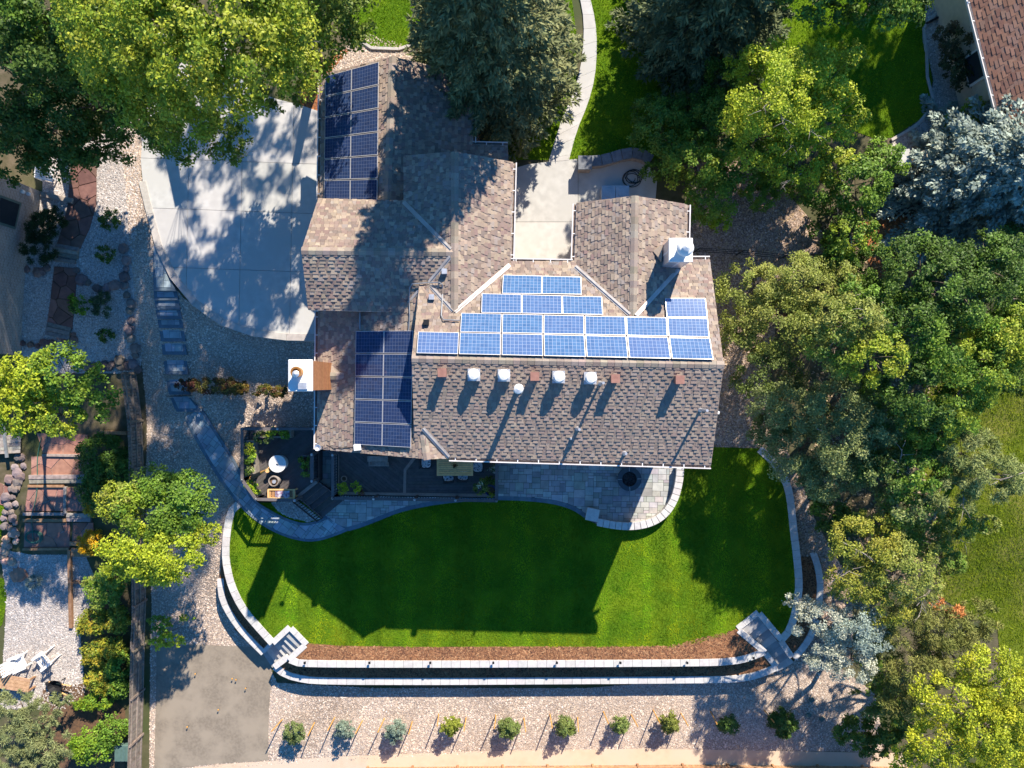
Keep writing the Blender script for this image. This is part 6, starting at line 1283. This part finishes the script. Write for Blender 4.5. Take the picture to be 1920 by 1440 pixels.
tree('juniper_shrub', 'large black-green shrub against the brick house', (88, 445), [(85, 425, 2.7, .75, .7, .6), (75, 470, 2.6, .7, .7, .6), (100, 410, 2.5, .6, .5, .5)], [(.022, .04, .014), (.018, .032, .012)], .12, 4.5, 'pine', trunk=.06, cat='shrub')
for px, py, r_, lab, pal in ((206, 412, .45, 'uppermost small green shrub on the white gravel', DRK), (199, 476, .38, 'second small green shrub on the white gravel', DRK), (150, 570, .5, 'bright tipped shrub beside the flagstones', DRK + LIME[:1]), (193, 570, .55, 'grey-green tuft shrub in the middle of the white gravel', [(.06, .085, .04), (.045, .07, .03)]), (198, 630, .36, 'lowest small round shrub on the white gravel', DRK), (64, 1090, .38, 'blue-grey spiky plant on the pale gravel', BLU)):
    z_ = zz(px, py, .3); tree('small_shrub', lab, (px, py), [(px, py, z_, r_, r_, .32)], pal, .11, 3.6, 'pine' if r_ > .5 or pal is BLU else 'leaf', trunk=.03, cat='shrub', group='small shrubs in gravel')
# hedge row below the driveway steps
for i, (px, py, rx, ry, pal, lab) in enumerate(((405, 722, 1.0, .38, OLV + RED, 'longest clump of the reddish hedge beside the path'), (440, 727, .7, .3, MIXY + RED, 'middle clump of the reddish hedge'), (505, 733, .8, .28, MIXY + RED + DRK, 'thin hedge clump nearest the brick chimney'), (348, 722, .45, .3, RED, 'dark red hedge end overhanging the paver steps'))):
    z_ = zz(px, py, .55); tree('barberry_hedge', lab, (px, py), [(px, py, z_, rx, ry, .5), (px + 18, py + 2, z_, rx * .6, ry * .9, .45)], [(c[0] * .55, c[1] * .5, c[2] * .6) for c in pal], .09, 4.5, trunk=.04, cat='hedge', group='low hedge crossing the gravel')
# planters on the decks
def planter(label, quad, z, m='timber'):
    q = PL(quad, z); c = (sum(p[0] for p in q) / 4, sum(p[1] for p in q) / 4); t = thing('planter_box', label, 'planter', (*c, ZK)); sh = lambda k: [(c[0] + (p[0] - c[0]) * k, c[1] + (p[1] - c[1]) * k) for p in q]
    o, i_ = ccw(q), ccw([(c[0] + (p[0] - c[0]) * (1 - .08 / max(.1, abs(p[0] - c[0]))), c[1] + (p[1] - c[1]) * (1 - .08 / max(.1, abs(p[1] - c[1])))) for p in q])
    for k in range(4): MB().prism([o[k], o[(k + 1) % 4], i_[(k + 1) % 4], i_[k]], ZK, z, vary((1, 1, 1), .1)).build('side_board', M[m], t)
    MB().prism(i_, ZK + .02, z - .08).build('soil', M['soil'], t); return t
planter('low raised planter box along the deck side toward the paver path', [(462, 826), (477, 826), (480, 890), (463, 890)], 1.35); planter('raised planter box along the deck side toward the gravel', [(478, 806), (546, 806), (546, 821), (478, 821)], 1.35); planter('narrow dark planter at the deck edge beside the gap', [(566, 853), (580, 853), (580, 892), (566, 892)], 1.3, 'rail')
for lab, lst, pal in (('leafy greens in the side planter box, upper clump', [(467, 840, 1.5, .25, .3, .2)], LIME + YG), ('leafy greens in the side planter box, middle clump', [(469, 860, 1.5, .25, .28, .2)], LIME + GRN), ('dark greens in the side planter box, lowest clump', [(468, 882, 1.5, .22, .2, .18)], GRN + SAGE), ('grey-green trailing herbs in the long planter', [(495, 818, 1.5, .45, .28, .25)], SAGE + DRK), ('lime green herbs in the long planter', [(512, 810, 1.6, .28, .2, .22)], YG2), ('bright green herbs at the planter end near the house', [(532, 814, 1.55, .3, .2, .22)], LIME + GRN),
                      ('dense green boxy plant in the narrow dark planter', [(573, 862, 1.5, .2, .3, .25), (574, 880, 1.5, .2, .3, .25)], GRN), ('yellow-green potted plant at the deck stair corner', [(474, 910, 1.5, .3, .25, .25), (482, 920, 1.5, .25, .2, .2)], YG2 + LIME), ('vivid lime plant in the deck corner, larger left clump', [(642, 915, 1.4, .32, .25, .25)], LIME + YG2), ('vivid lime plant in the deck corner, smaller right clump', [(667, 913, 1.4, .22, .2, .22)], LIME + YG2),
                      ('dark red foliage at the deck corner beside the lime plants', [(675, 924, 1.3, .15, .12, .15)], RED), ('bushy flowering pot plant left of the blue pot', [(902, 912, 1.5, .32, .35, .3), (898, 905, 1.6, .15, .15, .15, [(.5, .5, .45), (.3, .32, .1)])], DRK + OLV), ('small plant in front of the blue pot', [(922, 927, 1.3, .15, .12, .12)], YG), ('dark plant with white blooms beside the table end chair', [(925, 878, 1.4, .2, .2, .2, [(.5, .5, .5), (.05, .08, .02), (.05, .08, .02)])], DRK), ('dark leafy plant in the corner above the blue pot', [(918, 900, 1.4, .22, .22, .25)], DRK)):
    SEED[0] += 1; rng = np.random.default_rng(SEED[0]); b0 = lst[0]; t = tree('potted_plant', lab, (b0[0], b0[1]), lst, pal, .10, 3.5, trunk=.02, cat='plant', zbase=ZK)
x, y, z = P(853, 873, zt_ + .1); t = thing('centerpiece', 'small dark red plant in a pot at the middle of the dining table', 'plant', (x, y, zt_ + .02)); MB().lathe((x, y, zt_ + .02), [(.05, 0), (.07, .1), (.06, .1)], 12).build('pot', M['terracotta'], t)
rng = np.random.default_rng(5); C = np.array([x, y, zt_ + .17]) + rng.normal(0, .06, (120, 3)) * [1, 1, .6]; link('foliage', leaf_mesh('foliage', C, rng.normal(size=(120, 3)) + [0, 0, .6], np.full(120, .07), np.full(120, .03), np.array(RED)[rng.integers(0, 3, 120)], t, rng), M['leaf'], t)
# --- young staked shrubs along the bottom
ROW = [(552, 1372, .60, .8, 'leafy boxy'), (648, 1368, .48, .7, 'b'), (743, 1370, .48, .7, 'b'), (846, 1362, .48, .65, 'y'), (956, 1363, .50, .7, 'g'), (1059, 1362, .48, .7, 'g'), (1161, 1357, .46, .7, 'g'), (1256, 1354, .48, .65, 'o'), (1366, 1357, .52, .65, 'g2'), (1468, 1354, .58, .6, 'd')]
PALR = {'leafy boxy': [(.10, .135, .045), (.08, .11, .035), (.13, .155, .05)], 'b': [(.13, .17, .13), (.10, .135, .105), (.16, .19, .14)], 'y': [(.17, .19, .025), (.13, .155, .02)], 'g': [(.11, .145, .035), (.085, .12, .03), (.14, .165, .045)], 'o': [(.13, .14, .025), (.10, .12, .022)], 'g2': [(.07, .12, .022), (.055, .095, .018)], 'd': DRK}
DESC = ['round boxy green shrub at the left end of the staked row', 'blue-green staked shrub, second from the left', 'blue-green staked shrub, third from the left', 'yellow-green staked shrub, fourth from the left', 'green staked shrub, fifth from the left', 'green staked shrub, sixth from the left', 'green staked shrub, seventh from the left', 'olive staked shrub, eighth from the left', 'deep green staked shrub, ninth in the row near the tree shade', 'dark shaded shrub at the right end of the staked row']
for i, (px, py, r_, h_, k) in enumerate(ROW):
    r_ *= RD.uniform(.82, 1.15); c = P(px, py, -.55); x, y = c[0], c[1]; bpx = (960 + x * FP / (HC + 1.2), 720 - y * FP / (HC + 1.2))
    lob = [(px, py, -.75, r_, r_, .42), (px + 1, py + 1, -.35, r_ * .72, r_ * .72, .4), (px, py + 1, 0.0, r_ * .38, r_ * .38, .28)]
    for k_ in range(3): a_ = RD.uniform(0, 6.28); lob.append((px + math.cos(a_) * r_ * 28, py + math.sin(a_) * r_ * 28, RD.uniform(-.8, -.3), r_ * RD.uniform(.3, .5), r_ * RD.uniform(.3, .5), .3))
    if i == 0: lob = [(px, py, -.7, r_, r_, .45), (px, py, -.35, r_ * .95, r_ * .9, .4)]
    tree('young_shrub', DESC[i], bpx, lob, PALR[k], .09, 4.2, trunk=.03, cat='shrub', group='staked shrubs in the gravel row')
    for s, sd in ((-1, 'left'), (1, 'right')):
        if i == 9 and s == 1: continue
        bx = bpx[0] + s * (26 if i else 30); gx_, gy_, gz_ = G(bx, bpx[1] - 8 + s * 3)
        lean = (RD.uniform(-.10, .10), RD.uniform(-.06, .06))
        if i == 8 and s == 1: continue
        st_ = MB().tube([(gx_, gy_, gz_ - .05), (gx_ + lean[0], gy_ + lean[1], gz_ + 1.3)], .028, 6); st_.build('wooden_stake', M['stake'], label=f'orange wooden stake on the {sd} of the {ORD[i]} shrub in the row', cat='stake', group='stakes beside the young shrubs')
# ------------------------------------------------------------------ loose stones, chips and grass
EXPATH = GL(PATHL, .05) + GL(PATHR[::-1], .05)
EXW = [GL(PATHL) + GL(PATHR[::-1]), GL(SL) + GL(SR[::-1]), PAD, LAWN, DRIVE, DK2, DK1]
stones('gravel_stones', [WEST], 165, PINK, .036, 21, excl=EXW + [PL([(418, 1040), (500, 1200), (520, 1247), (1460, 1247), (1460, 1285), (520, 1288), (440, 1210), (408, 1120)], -.6)], zoff=.01, label='pink and tan river gravel around the yard')
stones('gravel_stones', [EAST], 150, BRWN, .038, 22, excl=[LAWN], zoff=.014, label='brown gravel along the right side of the house')
stones('pebbles', [HALFM], 230, WHIT, .045, 26, zf=.046, label='pale pebbles in the half moon below the deck corner')
stones('gravel_stones', [FRONT], 230, PINK, .036, 23, zoff=.012, label='pink gravel in front of the garage')
stones('gravel_stones', [NLEFT, NLOW, NRIGHT], 170, WHIT, .038, 24, zoff=.01, excl=[GL([(135, 292), (182, 284), (181, 385), (168, 430), (151, 467), (107, 461), (120, 420), (128, 385)]), GL([(103, 500), (146, 503), (142, 560), (136, 618), (89, 610), (96, 560)])], label='pale grey gravel in the neighbouring gardens')
CHIP = [(.26, .12, .055), (.18, .08, .04), (.33, .16, .08), (.13, .06, .035), (.40, .22, .11)]
stones('mulch_chips', [PL([(590, 1210), (800, 1214), (1250, 1212), (1384, 1180), (1428, 1224), (1300, 1238), (620, 1240), (556, 1236)], .04)], 320, CHIP, .04, 31, 'chip', zf=.036, flat=.4, elong=1.7, label='orange-brown bark mulch strip under the lawn edge', cat='mulch')
stones('mulch_chips', [PL([(530, 1250), (620, 1252), (1300, 1250), (1420, 1238), (1445, 1248), (1300, 1268), (700, 1271), (560, 1264)], -.57), PL([(422, 1100), (440, 1140), (480, 1190), (500, 1212), (490, 1216), (440, 1160)], -.57), PL([(1500, 1000), (1525, 1050), (1532, 1100), (1520, 1180), (1490, 1225), (1475, 1205), (1500, 1150), (1505, 1080)], -.57)], 260, [tuple(c * .75 for c in q) for q in CHIP], .038, 32, 'chip', zf=-.58, flat=.4, elong=1.7, label='bark mulch between the pale walls, tinted darker for the shade there', cat='mulch')  # same chips darkened: shade between the walls put into their colour
stones('mulch_chips', [MULCHW, MULCHE], 260, [(.48, .18, .06), (.36, .13, .045), (.26, .09, .035)], .05, 33, 'chip', zoff=.014, flat=.4, elong=1.7, label='rusty orange bark mulch under the trees', cat='mulch')
stones('leaf_litter', [EAST, GL([(1540, 420), (1720, 420), (1780, 600), (1760, 1000), (1700, 1120), (1560, 1000), (1500, 760), (1560, 600)])], 35, [(.42, .30, .18), (.30, .20, .11), (.5, .38, .24)], .05, 34, 'chip', zoff=.018, flat=.3, elong=1.4, label='dry leaves scattered under the right-hand trees', cat='leaves')
GC = [(1, 1, 1), (1.15, 1.1, .9), (.85, .95, 1), (1.3, 1.15, .9)]
grass('lawn_grass', [LAWN], 760, 41, zf=.03, cols=GC, label='mown green grass of the back lawn', stripes=1.0, excl=[PATIO, EXPATH, HALFM, PL([(545, 1178), (571, 1207), (511, 1206)], .03)])
grass('lawn_grass', [LAWN_N, LAWN_M], 420, 42, zoff=.014, h=.07, cols=GC, label='green grass of the front lawns', excl=[PL(WALKL + WALKR[::-1], ZD), COURT])
grass('lawn_grass', [LAWN_R], 420, 43, zoff=.012, h=.07, cols=[(1.1, .85, 1), (1.3, .95, 1.4), (.9, .8, .9), (1.5, 1.05, 1.6)], label='yellowing grass of the side lawn at the right')
grass('lawn_grass', [LAWN_L, LAWN_L2], 420, 44, zoff=.016, cols=GC, label='green grass slivers at the left picture edge')
